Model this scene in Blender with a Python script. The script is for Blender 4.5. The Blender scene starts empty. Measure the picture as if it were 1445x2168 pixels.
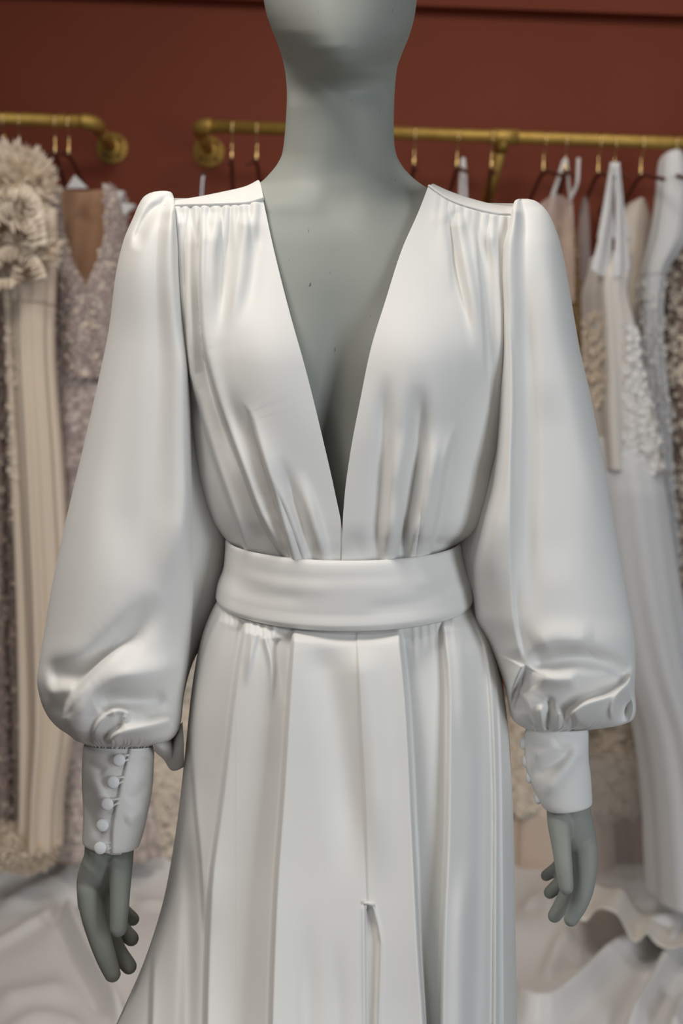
import bpy, bmesh, math, random
import numpy as np
from mathutils import Vector, Matrix

# ------------------------------------------------------------------ camera
S = bpy.context.scene
COL = S.collection
FP, CX, CY = 2500.0, 722.5, 1084.0          # focal length in pixels of the 1445x2168 frame
DM, HC = 1.25, 1.15                         # distance to the dress, camera height
PITCH, ROLL = math.atan(44 / FP), math.radians(2.1)
CAM = np.array([0.0, -DM, HC])
FWD = np.array([0, math.cos(PITCH), -math.sin(PITCH)])
R0 = np.array([1.0, 0, 0]); U0 = np.array([0, math.sin(PITCH), math.cos(PITCH)])
RGT = math.cos(ROLL) * R0 + math.sin(ROLL) * U0
UPV = -math.sin(ROLL) * R0 + math.cos(ROLL) * U0
cd = bpy.data.cameras.new('camera')
cam = bpy.data.objects.new('camera', cd); COL.objects.link(cam)
M = Matrix(((RGT[0], UPV[0], -FWD[0], CAM[0]), (RGT[1], UPV[1], -FWD[1], CAM[1]),
            (RGT[2], UPV[2], -FWD[2], CAM[2]), (0, 0, 0, 1)))
cam.matrix_world = M
cd.sensor_fit = 'VERTICAL'; cd.sensor_height = 36.0; cd.sensor_width = 24.0
cd.lens = FP / 2168 * 36.0
cd.clip_start = 0.05
cd.dof.use_dof = True; cd.dof.focus_distance = 1.18; cd.dof.aperture_fstop = 4.5
S.camera = cam

# ------------------------------------------------------------------ light
wd = bpy.data.worlds.new('world'); S.world = wd; wd.use_nodes = True
bg = wd.node_tree.nodes['Background']
bg.inputs[0].default_value = (1.0, 0.97, 0.94, 1); bg.inputs[1].default_value = 0.055
S.view_settings.view_transform = 'Standard'; S.view_settings.look = 'None'
S.view_settings.exposure = 0.0; S.view_settings.gamma = 1.0
S.view_settings.use_curve_mapping = False
S.cycles.max_bounces = 8; S.cycles.transparent_max_bounces = 16

def area(name, loc, target, sx, sy, power, col):
    l = bpy.data.lights.new(name, 'AREA'); l.shape = 'RECTANGLE'; l.size = sx; l.size_y = sy
    l.energy = power; l.color = col
    o = bpy.data.objects.new(name, l); COL.objects.link(o); o.location = loc
    o.rotation_euler = (Vector(target) - Vector(loc)).to_track_quat('-Z', 'Y').to_euler()
    return o
area('ceiling_lamp', (-0.60, -0.56, 2.85), (-0.05, -0.1, 1.2), 0.6, 0.6, 28, (1.0, 0.94, 0.865))
area('ceiling_lamp', (-1.05, -1.95, 2.35), (-0.05, 0.0, 1.0), 0.45, 0.45, 8, (1.0, 0.95, 0.89))
area('shop_window', (2.3, -2.3, 1.25), (0.5, 0.6, 0.9), 1.0, 1.8, 47, (0.87, 0.94, 1.0))
area('shop_window', (-1.1, -3.4, 1.5), (0.0, 0.0, 1.0), 1.8, 1.6, 6, (0.97, 0.98, 1.0))
area('ceiling_lamp', (0.2, 1.1, 2.9), (0.0, 1.7, 0.6), 2.4, 0.3, 13, (1.0, 0.90, 0.80))

# ------------------------------------------------------------------ helpers
def unp(px, py, depth):
    px = np.asarray(px, float); py = np.asarray(py, float); depth = np.asarray(depth, float)
    a = ((px - CX) / FP * depth)[..., None]; b = (-(py - CY) / FP * depth)[..., None]
    return CAM + depth[..., None] * FWD + a * RGT + b * UPV
def W(px, py, d=0.0):                       # d metres in front of the dress plane
    px, py, d = np.broadcast_arrays(np.asarray(px, float), np.asarray(py, float), np.asarray(d, float))
    return unp(px, py, DM - d)
def proj(P):
    q = P - CAM
    z = q @ FWD
    return CX + FP * (q @ RGT) / z, CY - FP * (q @ UPV) / z
def at_y(px, py, y):                        # point of the plane y = const seen at that pixel
    px, py, y = np.broadcast_arrays(np.asarray(px, float), np.asarray(py, float), np.asarray(y, float))
    d = FWD + ((px - CX) / FP)[..., None] * RGT - ((py - CY) / FP)[..., None] * UPV
    return CAM + d * ((y + DM) / d[..., 1])[..., None]
def smooth(x):
    x = np.clip(x, 0, 1); return x * x * (3 - 2 * x)
def pchip(x, xs, ys):
    xs = np.asarray(xs, float); ys = np.asarray(ys, float); x = np.clip(np.asarray(x, float), xs[0], xs[-1])
    h = np.diff(xs); dl = np.diff(ys) / h
    m = np.zeros_like(ys); m[0], m[-1] = dl[0], dl[-1]
    for i in range(1, len(xs) - 1):
        if dl[i - 1] * dl[i] > 0:
            w1, w2 = 2 * h[i] + h[i - 1], h[i] + 2 * h[i - 1]
            m[i] = (w1 + w2) / (w1 / dl[i - 1] + w2 / dl[i])
    k = np.clip(np.searchsorted(xs, x) - 1, 0, len(xs) - 2)
    t = (x - xs[k]) / h[k]
    return ((2 * t**3 - 3 * t**2 + 1) * ys[k] + (t**3 - 2 * t**2 + t) * h[k] * m[k]
            + (-2 * t**3 + 3 * t**2) * ys[k + 1] + (t**3 - t**2) * h[k] * m[k + 1])
def tab(x, table, c=1):
    t = np.array(table, float); return pchip(x, t[:, 0], t[:, c])
def curve(pts, n):                          # smooth curve through points, even by length
    p = np.array(pts, float)
    s = np.concatenate([[0], np.cumsum(np.linalg.norm(np.diff(p, axis=0), axis=1))])
    q = np.linspace(0, s[-1], n)
    return np.stack([pchip(q, s, p[:, i]) for i in range(p.shape[1])], -1)
def poly_sd(X, Y, pts):
    c = curve(pts, 22) if len(pts) > 2 else np.array(pts, float)
    n = len(c); best = np.full(X.shape, 1e9); sg = np.zeros(X.shape); tt = np.zeros(X.shape)
    L = np.concatenate([[0], np.cumsum(np.linalg.norm(np.diff(c, axis=0), axis=1))])
    for i in range(n - 1):
        a, b = c[i], c[i + 1]; d = b - a; l2 = d @ d + 1e-12
        u = np.clip(((X - a[0]) * d[0] + (Y - a[1]) * d[1]) / l2, 0, 1)
        dx = X - a[0] - u * d[0]; dy = Y - a[1] - u * d[1]
        r = dx * dx + dy * dy; k = r < best
        best = np.where(k, r, best)
        sg = np.where(k, np.sign(d[1] * dx - d[0] * dy), sg)
        tt = np.where(k, (L[i] + u * (L[i + 1] - L[i])) / L[-1], tt)
    return sg * np.sqrt(best), tt
def folds(X, Y, specs):
    """relief in metres; ridges r, overlapping steps s (+ is to the right of a line drawn downwards), bumps b"""
    H = np.zeros(X.shape)
    for sp in specs:
        if sp[0] == 'b':
            _, cx, cy, sx, sy, rot, h = sp
            c, s_ = math.cos(math.radians(rot)), math.sin(math.radians(rot))
            u = (X - cx) * c + (Y - cy) * s_; v = -(X - cx) * s_ + (Y - cy) * c
            H += h * np.exp(-(u / sx) ** 2 - (v / sy) ** 2); continue
        kind, pts, w, h = sp[:4]
        o = sp[4] if len(sp) > 4 else {}
        p = np.array(pts, float); m = 4.5 * w + 10
        k = (X > p[:, 0].min() - m) & (X < p[:, 0].max() + m) & (Y > p[:, 1].min() - m) & (Y < p[:, 1].max() + m)
        if not k.any(): continue
        s, t = poly_sd(X[k], Y[k], pts)
        f = np.ones_like(t)
        fi, fo = o.get('fi', 0.25), o.get('fo', 0.25)
        if fi: f = f * smooth(t / fi)
        if fo: f = f * smooth((1 - t) / fo)
        hh = h * (1 + (o.get('g', 1.0) - 1) * t)
        if kind == 'r':
            H[k] += hh * f * np.exp(-(s / w) ** 2)
        else:
            s = s * o.get('side', 1); e = o.get('e', 3.0)
            j = 0.5 * (1 + np.tanh(s / e)); dip = o.get('dip', 0.55)
            H[k] += hh * f * (j * np.exp(-np.maximum(s, 0) / w) - dip * (1 - j) * np.exp(np.minimum(s, 0) / (w * o.get('dw', 1.0))))
    return H

def world_loc(o):
    v = Vector((0, 0, 0))
    while o is not None: v = v + o.location; o = o.parent
    return v
def obj(name, verts, faces, m, parent=None, smooth_=True):
    v = np.asarray(verts, float).reshape(-1, 3)
    if parent is not None: v = v - np.array(world_loc(parent))
    me = bpy.data.meshes.new(name); me.from_pydata(v.tolist(), [], faces)
    if smooth_: me.polygons.foreach_set('use_smooth', [True] * len(me.polygons))
    me.materials.append(m); me.update()
    o = bpy.data.objects.new(name, me); COL.objects.link(o)
    if parent is not None: o.parent = parent
    return o
def grid_faces(r, c, closed=False, flip=False, off=0):
    F = []
    cc = c if closed else c - 1
    for i in range(r - 1):
        for j in range(cc):
            j2 = (j + 1) % c
            q = (off + i * c + j, off + i * c + j2, off + (i + 1) * c + j2, off + (i + 1) * c + j)
            F.append(q[::-1] if flip else q)
    return F
class MB:
    """gathers grids, tubes, boxes into one mesh"""
    def __init__(s): s.v = []; s.f = []; s.n = 0
    def add(s, v, f):
        v = np.asarray(v, float).reshape(-1, 3); s.v.append(v); s.f += [tuple(i + s.n for i in q) for q in f]; s.n += len(v)
    def grid(s, G, closed=False, flip=False): s.add(G, grid_faces(G.shape[0], G.shape[1], closed, flip))
    def tube(s, path, rad, n=10, caps=True):
        p = np.array(path, float); k = len(p); rad = np.broadcast_to(np.asarray(rad, float), (k,))
        T = np.gradient(p, axis=0); T /= np.linalg.norm(T, axis=1)[:, None] + 1e-12
        a = np.array([0.0, 0, 1]) if abs(T[0][2]) < 0.9 else np.array([1.0, 0, 0])
        u = np.cross(T[0], a); u /= np.linalg.norm(u); rings = []
        for i in range(k):
            u = u - T[i] * (u @ T[i]); u /= np.linalg.norm(u); w = np.cross(T[i], u)
            th = np.linspace(0, 2 * math.pi, n, endpoint=False)
            rings.append(p[i] + rad[i] * (np.cos(th)[:, None] * u + np.sin(th)[:, None] * w))
        f = grid_faces(k, n, True)
        if caps: f += [tuple(range(n))[::-1], tuple((k - 1) * n + i for i in range(n))]
        s.add(np.array(rings), f)
    def box(s, a, b):
        x0, y0, z0 = a; x1, y1, z1 = b
        s.add([(x0, y0, z0), (x1, y0, z0), (x1, y1, z0), (x0, y1, z0), (x0, y0, z1), (x1, y0, z1), (x1, y1, z1), (x0, y1, z1)],
              [(0, 3, 2, 1), (4, 5, 6, 7), (0, 1, 5, 4), (1, 2, 6, 5), (2, 3, 7, 6), (3, 0, 4, 7)])
    def lathe(s, prof, base, axis, n=24):
        axis = np.array(axis, float); axis /= np.linalg.norm(axis)
        a = np.array([0, 0, 1.0]) if abs(axis[2]) < 0.9 else np.array([1.0, 0, 0])
        u = np.cross(axis, a); u /= np.linalg.norm(u); w = np.cross(axis, u)
        th = np.linspace(0, 2 * math.pi, n, endpoint=False)
        R = [np.array(base) + h * axis + r * (np.cos(th)[:, None] * u + np.sin(th)[:, None] * w) for r, h in prof]
        f = grid_faces(len(prof), n, True); k = len(prof)
        f += [tuple(range(n))[::-1], tuple((k - 1) * n + i for i in range(n))]
        s.add(np.array(R), f)
    def build(s, name, m, parent=None, smooth_=True):
        return obj(name, np.concatenate(s.v), s.f, m, parent, smooth_)
def thing(name, label, cat, loc=(0, 0, 0), group=None):
    o = bpy.data.objects.new(name, None); COL.objects.link(o); o.location = loc; o.empty_display_size = 0.05
    o['label'] = label; o['category'] = cat
    if group: o['group'] = group
    return o
def tag(o, label, cat, group=None):
    o['label'] = label; o['category'] = cat
    if group: o['group'] = group
    return o
def solid(o, t, offset=-1.0):
    m = o.modifiers.new('thickness', 'SOLIDIFY'); m.thickness = t; m.offset = offset
    return o

# ------------------------------------------------------------------ materials
def mat(name, col, rough=0.5, spec=0.5, metal=0.0, sheen=0.0, var=None, vscale=8.0, bump=None, alpha=None, aniso=0.0, lace=None, trans=0.0):
    m = bpy.data.materials.new(name); m.use_nodes = True
    nt = m.node_tree; N = nt.nodes; L = nt.links
    b = N['Principled BSDF']; out = N['Material Output']
    b.inputs['Base Color'].default_value = (*col, 1); b.inputs['Roughness'].default_value = rough
    b.inputs['Specular IOR Level'].default_value = spec; b.inputs['Metallic'].default_value = metal
    b.inputs['Sheen Weight'].default_value = sheen; b.inputs['Sheen Roughness'].default_value = 0.4
    b.inputs['Anisotropic'].default_value = aniso
    tc = N.new('ShaderNodeTexCoord')
    if var:
        no = N.new('ShaderNodeTexNoise'); no.inputs['Scale'].default_value = vscale; no.inputs['Detail'].default_value = 5
        L.new(tc.outputs['Object'], no.inputs['Vector'])
        r = N.new('ShaderNodeValToRGB'); r.color_ramp.elements[0].position = 0.35; r.color_ramp.elements[1].position = 0.65
        r.color_ramp.elements[0].color = (*col, 1); r.color_ramp.elements[1].color = (*var, 1)
        L.new(no.outputs['Fac'], r.inputs['Fac']); L.new(r.outputs['Color'], b.inputs['Base Color'])
    if bump:
        no = N.new('ShaderNodeTexNoise'); no.inputs['Scale'].default_value = bump[0]; no.inputs['Detail'].default_value = 3
        L.new(tc.outputs['Object'], no.inputs['Vector'])
        bp = N.new('ShaderNodeBump'); bp.inputs['Strength'].default_value = bump[1]; bp.inputs['Distance'].default_value = bump[2]
        L.new(no.outputs['Fac'], bp.inputs['Height']); L.new(bp.outputs['Normal'], b.inputs['Normal'])
    sh = b.outputs[0]
    if trans:
        tl = N.new('ShaderNodeBsdfTranslucent'); tl.inputs[0].default_value = (*col, 1)
        mx = N.new('ShaderNodeMixShader'); mx.inputs[0].default_value = trans
        L.new(sh, mx.inputs[1]); L.new(tl.outputs[0], mx.inputs[2]); sh = mx.outputs[0]
    if alpha is not None or lace:
        tr = N.new('ShaderNodeBsdfTransparent'); mx = N.new('ShaderNodeMixShader')
        L.new(tr.outputs[0], mx.inputs[1]); L.new(sh, mx.inputs[2]); sh = mx.outputs[0]
        if lace:                              # openwork: the ground is a net, the motifs are dense
            sc, thr, lo = lace
            vo = N.new('ShaderNodeTexNoise'); vo.inputs['Scale'].default_value = sc; vo.inputs['Detail'].default_value = 2
            L.new(tc.outputs['Object'], vo.inputs['Vector'])
            r = N.new('ShaderNodeValToRGB'); r.color_ramp.elements[0].position = thr - 0.05; r.color_ramp.elements[1].position = thr + 0.05
            r.color_ramp.elements[0].color = (lo, lo, lo, 1); r.color_ramp.elements[1].color = (1, 1, 1, 1)
            L.new(vo.outputs['Fac'], r.inputs['Fac']); L.new(r.outputs['Color'], mx.inputs[0])
        else:
            mx.inputs[0].default_value = alpha
    L.new(sh, out.inputs['Surface'])
    return m
SATIN = mat('ivory_satin', (0.745, 0.737, 0.712), 0.54, 0.28, sheen=0.05, bump=(1400, 0.05, 0.0006))
PAINT = mat('grey_green_paint', (0.272, 0.288, 0.262), 0.55, 0.3, var=(0.287, 0.302, 0.275), vscale=5)
def scuffs(m):                                # small dark knocks in the paint
    nt = m.node_tree; b = nt.nodes['Principled BSDF']; src = b.inputs['Base Color'].links[0].from_socket
    tc = nt.nodes.new('ShaderNodeTexCoord'); mp = nt.nodes.new('ShaderNodeMapping'); mp.inputs['Scale'].default_value = (1, 1, .35)
    no = nt.nodes.new('ShaderNodeTexNoise'); no.inputs['Scale'].default_value = 260; no.inputs['Detail'].default_value = 1
    r = nt.nodes.new('ShaderNodeValToRGB'); r.color_ramp.elements[0].position = .765; r.color_ramp.elements[1].position = .82
    mx = nt.nodes.new('ShaderNodeMix'); mx.data_type = 'RGBA'; mx.inputs[7].default_value = (.12, .13, .13, 1)
    L = nt.links; L.new(tc.outputs['Object'], mp.inputs[0]); L.new(mp.outputs[0], no.inputs['Vector']); L.new(no.outputs['Fac'], r.inputs[0])
    L.new(r.outputs[0], mx.inputs[0]); L.new(src, mx.inputs[6]); L.new(mx.outputs[2], b.inputs['Base Color'])
scuffs(PAINT)
COVER = mat('covered_button', (0.80, 0.80, 0.80), 0.6, 0.3)
WALL = mat('terracotta_paint', (0.146, 0.030, 0.0128), 0.65, 0.2, var=(0.158, 0.033, 0.0145), vscale=2.5, bump=(140, 0.12, 0.002))
WOOD = mat('dark_floorboards', (0.075, 0.035, 0.022), 0.5, 0.4, var=(0.05, 0.024, 0.016), vscale=9)
BRASS = mat('brushed_brass', (0.46, 0.30, 0.075), 0.5, 0.5, metal=0.6, var=(0.38, 0.24, 0.055), vscale=30, bump=(180, 0.1, 0.001))
GOLD = mat('polished_gold_wire', (0.75, 0.55, 0.25), 0.25, 0.5, metal=1.0)
CHROME = mat('grey_metal', (0.45, 0.45, 0.48), 0.3, 0.5, metal=1.0)
ARM = mat('brown_velvet', (0.10, 0.030, 0.018), 0.8, 0.2)
IVORY = mat('ivory_chiffon', (0.84, 0.72, 0.59), 0.7, 0.2, trans=0.2)
TULLE = mat('white_tulle', (0.90, 0.91, 0.92), 0.7, 0.2, alpha=0.72, trans=0.3)
TULLE2 = mat('thin_tulle', (0.72, 0.70, 0.68), 0.7, 0.2, alpha=0.30, trans=0.3)
LACE = mat('ivory_lace', (0.70, 0.64, 0.55), 0.7, 0.2, lace=(55, 0.48, 0.45), trans=0.2)
MLACE = mat('mauve_lace', (0.52, 0.42, 0.385), 0.7, 0.2, lace=(70, 0.47, 0.72), var=(0.40, 0.31, 0.29), vscale=60)
SLACE = mat('silver_lace', (0.70, 0.61, 0.55), 0.6, 0.3, lace=(60, 0.46, 0.6), var=(0.44, 0.36, 0.34), vscale=75)
NUDE = mat('nude_mesh', (0.50, 0.30, 0.19), 0.7, 0.2, trans=0.2)
PEACH = mat('peach_satin', (0.66, 0.53, 0.43), 0.5, 0.3)
CREAM = mat('cream_satin', (0.72, 0.65, 0.57), 0.45, 0.4)
FLOWER = mat('lace_flower', (0.92, 0.82, 0.69), 0.7, 0.2, trans=0.2)
FLOWERM = mat('mauve_thread', (0.42, 0.34, 0.33), 0.7, 0.2)
FLOWERW = mat('white_thread', (0.82, 0.80, 0.78), 0.7, 0.2)
GOLDLACE = mat('gold_beading', (0.52, 0.36, 0.15), 0.5, 0.5, var=(0.68, 0.52, 0.28), vscale=80)
TAUPE = mat('taupe_lace', (0.15, 0.10, 0.08), 0.7, 0.2, var=(0.26, 0.19, 0.155), vscale=40)

# ------------------------------------------------------------------ setting
YW, YR = 2.306, 2.05
def structure(name, a, b, m):
    k = MB(); k.box(a, b); o = k.build(name, m, None, False); o['kind'] = 'structure'; return o
structure('wall_back', (-3.0, YW, 0.0), (3.0, YW + 0.12, 3.0), WALL)
structure('floor', (-3.0, -2.2, -0.1), (3.0, YW, 0.0), WOOD)
zt = float(at_y(720, 20, YW)[2])
structure('trim_1', (-3.0, YW - 0.05, zt), (3.0, YW, 3.0), WALL)

# ------------------------------------------------------------------ mannequin
BL = [(-250, 719), (-243, 690), (-225, 650), (-190, 605), (-150, 577), (-90, 558), (-30, 555), (0, 558), (30, 564), (60, 574), (95, 588), (130, 599),
      (165, 605), (200, 607), (250, 605), (290, 602), (325, 597), (345, 588), (368, 570), (388, 548), (402, 510), (416, 455), (432, 400),
      (455, 376), (500, 372), (620, 392), (780, 412), (1000, 448), (1190, 500), (1300, 478), (1500, 428), (1800, 436), (2000, 455)]
BR = [(-250, 721), (-243, 750), (-225, 790), (-190, 835), (-150, 863), (-90, 882), (-30, 885), (0, 882), (40, 876), (75, 866), (115, 850), (145, 840),
      (180, 836), (220, 834), (260, 833), (300, 834), (325, 838), (350, 850), (378, 876), (400, 908), (418, 950), (436, 1010), (455, 1062),
      (480, 1082), (520, 1086), (620, 1068), (780, 1052), (1000, 1010), (1190, 962), (1300, 982), (1500, 1030), (1800, 1022), (2000, 1003)]
DF = [(-250, 0.0), (-235, .045), (-200, .075), (-120, .096), (-30, .103), (50, .106), (95, .104), (125, .094), (150, .072), (174, .044), (196, .033), (230, .031),
      (300, .030), (360, .029), (400, .032), (450, .044), (520, .058), (620, .070), (780, .078), (1000, .070), (1190, .060), (1320, .058), (1500, .066), (2000, .06)]
DB = [(-250, -.005), (-235, -.05), (-150, -.105), (-20, -.112), (60, -.10), (130, -.085), (200, -.078), (330, -.085), (400, -.095), (500, -.10), (700, -.10),
      (1000, -.085), (1190, -.075), (1350, -.10), (1500, -.115), (2000, -.09)]
DS = [(-250, -.004), (-100, -.005), (60, -.01), (150, -.022), (300, -.028), (420, -.03), (600, -.02), (2000, -.01)]
PW = [(-250, 0.9), (60, 0.95), (105, 1.35), (140, 2.0), (170, 1.9), (230, 0.95), (330, 0.9), (420, 0.9), (520, 0.75), (700, 0.7), (2000, 0.8)]
def body_front(px, py, xl, xr):
    t = np.clip((px - (xl + xr) / 2) / ((xr - xl) / 2), -1, 1)
    c = np.sqrt(np.maximum(1 - t * t, 0))
    ds = tab(py, DS)
    return ds + (tab(py, DF) - ds) * c ** tab(py, PW)
ys = np.concatenate([np.linspace(-250, -150, 22)[:-1], np.linspace(-150, 480, 120)[:-1], np.linspace(480, 1250, 90)[:-1], np.linspace(1250, 2000, 30)])
tf = np.sin(np.linspace(-math.pi / 2, math.pi / 2, 91)); tb = np.sin(np.linspace(math.pi / 2, -math.pi / 2, 41))[1:-1]
rows = []
for y in ys:
    xl, xr = float(tab(y, BL)), float(tab(y, BR)); xc, hw = (xl + xr) / 2, (xr - xl) / 2
    pxf = xc + hw * tf; df = body_front(pxf, np.full_like(pxf, y), xl, xr)
    X, Y = pxf, np.full_like(pxf, y)
    df = df + folds(X, Y, [('b', 585, 800, 80, 120, 0, .016), ('b', 870, 800, 80, 120, 0, .016), ('b', 724, 900, 55, 260, 0, -.016),
                           ('b', 722, 440, 45, 30, 0, -.003), ('r', [(740, 432), (830, 422), (900, 440)], 30, .0022), ('r', [(700, 432), (630, 418), (560, 425)], 30, .0022),
                           ('b', 722, 360, 40, 60, 0, -.004)])
    pxb = xc + hw * tb; ds = float(tab(y, DS)); db = ds + (float(tab(y, DB)) - ds) * np.sqrt(1 - tb * tb)
    rows.append(W(np.concatenate([pxf, pxb]), y, np.concatenate([df, db])))
G = np.array(rows)
mann = thing('mannequin', 'grey-green painted mannequin with bare neck and hands, wearing the white satin gown', 'mannequin', (0.0, 0.02, 0.0))
k = MB(); k.grid(G, True); n = G.shape[1]
k.f.append(tuple(range(n))[::-1]); k.f.append(tuple((len(ys) - 1) * n + i for i in range(n)))
k.build('body', PAINT, mann)
hipz = float(W(725, 1980, 0)[2])
k = MB(); k.lathe([(0.02, 0.0), (0.02, hipz - 0.012)], (0.0, 0.02, 0.012), (0, 0, 1), 20); k.build('stand_pole', CHROME, mann)
k = MB(); k.lathe([(0.165, 0.0), (0.17, 0.003), (0.17, 0.009), (0.165, 0.012)], (0.0, 0.02, 0.0), (0, 0, 1), 48); k.build('base_plate', CHROME, mann)

def capsules(chains, voxel, iters):
    b = MB()
    for ch in chains:
        P = np.array([W(c[0], c[1], c[2]) for c in ch]); R = np.array([c[3] * (DM - c[2]) / FP for c in ch])
        if len(P) > 2:
            q = curve(np.concatenate([P, R[:, None]], 1), 6 * len(P)); P, R = q[:, :3], q[:, 3]
        d0 = P[0] - P[1]; d0 /= np.linalg.norm(d0); d1 = P[-1] - P[-2]; d1 /= np.linalg.norm(d1)
        a = np.array([1.0, .92, .72, .4, .1]); s_ = np.sqrt(1 - a ** 2)
        P2 = np.concatenate([[P[0] + d0 * R[0] * x for x in s_[::-1]], P[1:-1], [P[-1] + d1 * R[-1] * x for x in s_]])
        R2 = np.concatenate([R[0] * a[::-1], R[1:-1], R[-1] * a])
        b.tube(P2, R2, 18)
    o = b.build('tmp', PAINT)
    m = o.modifiers.new('r', 'REMESH'); m.mode = 'VOXEL'; m.voxel_size = voxel
    m = o.modifiers.new('s', 'SMOOTH'); m.iterations = iters; m.factor = 0.5
    dg = bpy.context.evaluated_depsgraph_get(); dg.update()
    e = o.evaluated_get(dg); me = e.to_mesh()
    v = np.array([list(x.co) for x in me.vertices]); f = [tuple(p.vertices) for p in me.polygons]
    e.to_mesh_clear(); d = o.data; bpy.data.objects.remove(o); bpy.data.meshes.remove(d)
    return v, f
handL = [[(355, 500, -.03, 60), (300, 800, -.03, 66), (262, 1130, -.025, 62), (245, 1400, -.012, 56), (230, 1700, -.004, 50), (230, 1795, -.004, 50), (222, 1845, -.006, 46)],
         [(216, 1830, -.004, 44), (200, 1870, -.008, 38), (198, 1910, -.012, 34)], [(232, 1825, -.015, 44), (222, 1870, -.028, 38), (225, 1905, -.04, 30)],
         [(228, 1830, -.03, 36), (232, 1880, -.05, 27), (238, 1905, -.058, 22)],
         [(191, 1885, .0, 29), (197, 1930, .003, 27.5), (208, 1975, .005, 25), (224, 2025, .007, 22), (238, 2062, .008, 18)],
         [(250, 1800, .002, 34), (254, 1835, .014, 27), (254, 1880, .024, 22.5), (252, 1930, .030, 20.5), (250, 1966, .032, 18.5)],
         [(212, 1915, -.018, 27), (228, 1970, -.022, 23), (250, 2015, -.021, 19), (273, 2046, -.018, 17)],
         [(225, 1910, -.040, 24), (246, 1955, -.045, 19), (278, 1987, -.041, 16.5)],
         [(236, 1895, -.058, 21), (256, 1925, -.062, 17), (281, 1946, -.058, 14.5)]]
v, f = capsules(handL, 0.0017, 9); obj('arm', v, f, PAINT, mann)
handR = [[(1080, 520, -.03, 60), (1140, 800, -.03, 66), (1180, 1130, -.025, 62), (1190, 1400, -.012, 52), (1202, 1640, -.004, 46), (1204, 1712, -.004, 45), (1212, 1760, -.006, 43)],
         [(1214, 1740, -.004, 40), (1226, 1775, -.008, 36), (1230, 1812, -.012, 32)], [(1205, 1740, -.015, 40), (1214, 1780, -.028, 35), (1214, 1812, -.04, 28)],
         [(1206, 1745, -.03, 32), (1206, 1790, -.05, 25), (1202, 1810, -.058, 20)],
         [(1237, 1795, .0, 28), (1239, 1835, .003, 25), (1236, 1870, .005, 23), (1225, 1910, .007, 20.5), (1208, 1946, .008, 16)],
         [(1186, 1715, .002, 30), (1184, 1750, .014, 25), (1189, 1800, .024, 20.5), (1194, 1845, .030, 18.5), (1198, 1879, .032, 16)],
         [(1222, 1830, -.018, 25), (1207, 1880, -.022, 21), (1186, 1920, -.021, 17), (1173, 1939, -.018, 15)],
         [(1211, 1820, -.040, 22), (1190, 1864, -.045, 17), (1163, 1890, -.041, 13.5)],
         [(1202, 1803, -.058, 19), (1182, 1835, -.062, 15), (1155, 1854, -.058, 12)]]
v, f = capsules(handR, 0.0017, 9); obj('arm', v, f, PAINT, mann)

# ------------------------------------------------------------------ the gown
gown = thing('wedding_gown', 'white satin long-sleeved gown with deep V neck and wide waistband on the grey-green mannequin', 'dress', (0.0, 0.0, 0.0))
GL = [(400, 340), (440, 340), (520, 342), (640, 352), (780, 372), (900, 391), (1000, 409), (1060, 428), (1100, 447), (1125, 466), (1143, 481), (1200, 520)]
GR = [(400, 1112), (455, 1112), (560, 1108), (700, 1098), (850, 1085), (950, 1067), (1000, 1052), (1060, 1040), (1105, 1027), (1128, 1008), (1150, 971), (1200, 935)]
GF = [(390, .036), (440, .048), (520, .064), (620, .078), (780, .092), (950, .098), (1100, .096), (1150, .093), (1193, .087)]
def gown_front(px, py):
    xl, xr = tab(py, GL), tab(py, GR)
    t = np.clip((px - (xl + xr) / 2) / ((xr - xl) / 2), -1, 1)
    d = -.02 + (tab(py, GF) + .02) * np.sqrt(np.maximum(1 - t * t, 0)) ** tab(py, [(400, .4), (700, .42), (1000, .85), (1200, .85)])
    for bx, by in ((560, 770), (885, 770)):
        sy = np.where(py < by, 150, 240)
        d = d + .024 * np.exp(-((px - bx) / 115) ** 2 - ((py - by) / sy) ** 2) * smooth((1 - np.abs(t)) / 0.35)
    return d
def coons(E, Sd, T, B, nu, nv, wu=None):
    E, Sd, T, B = curve(E, nv), curve(Sd, nv), curve(T, nu), curve(B, nu)
    u = np.linspace(0, 1, nu)[None, :, None]; v = np.linspace(0, 1, nv)[:, None, None]
    return ((1 - u) * E[:, None] + u * Sd[:, None] + (1 - v) * T[None] + v * B[None]
            - ((1 - u) * (1 - v) * E[0] + u * (1 - v) * Sd[0] + (1 - u) * v * E[-1] + u * v * Sd[-1]))
def top_gather(X, Y, T, x0, x1, seed, lo, hi):
    """fine gathers running down from the yoke seam"""
    rnd = random.Random(seed); H = np.zeros(X.shape); c = curve(T, 60); o = np.argsort(c[:, 0]); x = x0
    while x < x1:
        yt = float(np.interp(x, c[o, 0], c[o, 1])); L = rnd.uniform(lo, hi)
        H += folds(X, Y, [('r', [(x, yt - 2), (x + rnd.uniform(-4, 4), yt + L * .4), (x + rnd.uniform(-9, 9), yt + L)], rnd.uniform(5, 9), rnd.uniform(.0026, .0048), {'fi': 0.04, 'fo': .8})])
        x += rnd.uniform(12, 24)
    return H
TL = [(557, 424), (520, 434), (450, 437), (400, 438), (340, 441)]
PL = coons([(557, 424), (580, 530), (612, 660), (648, 790), (683, 930), (707, 1035), (724, 1128), (727, 1195)],
           [(340, 441), (342, 520), (352, 640), (372, 780), (391, 900), (409, 1000), (428, 1060), (447, 1100), (466, 1125), (481, 1147)],
           TL, [(727, 1195), (640, 1193), (560, 1180), (516, 1164), (481, 1147)], 180, 320)
X, Y = PL[..., 0], PL[..., 1]
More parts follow.
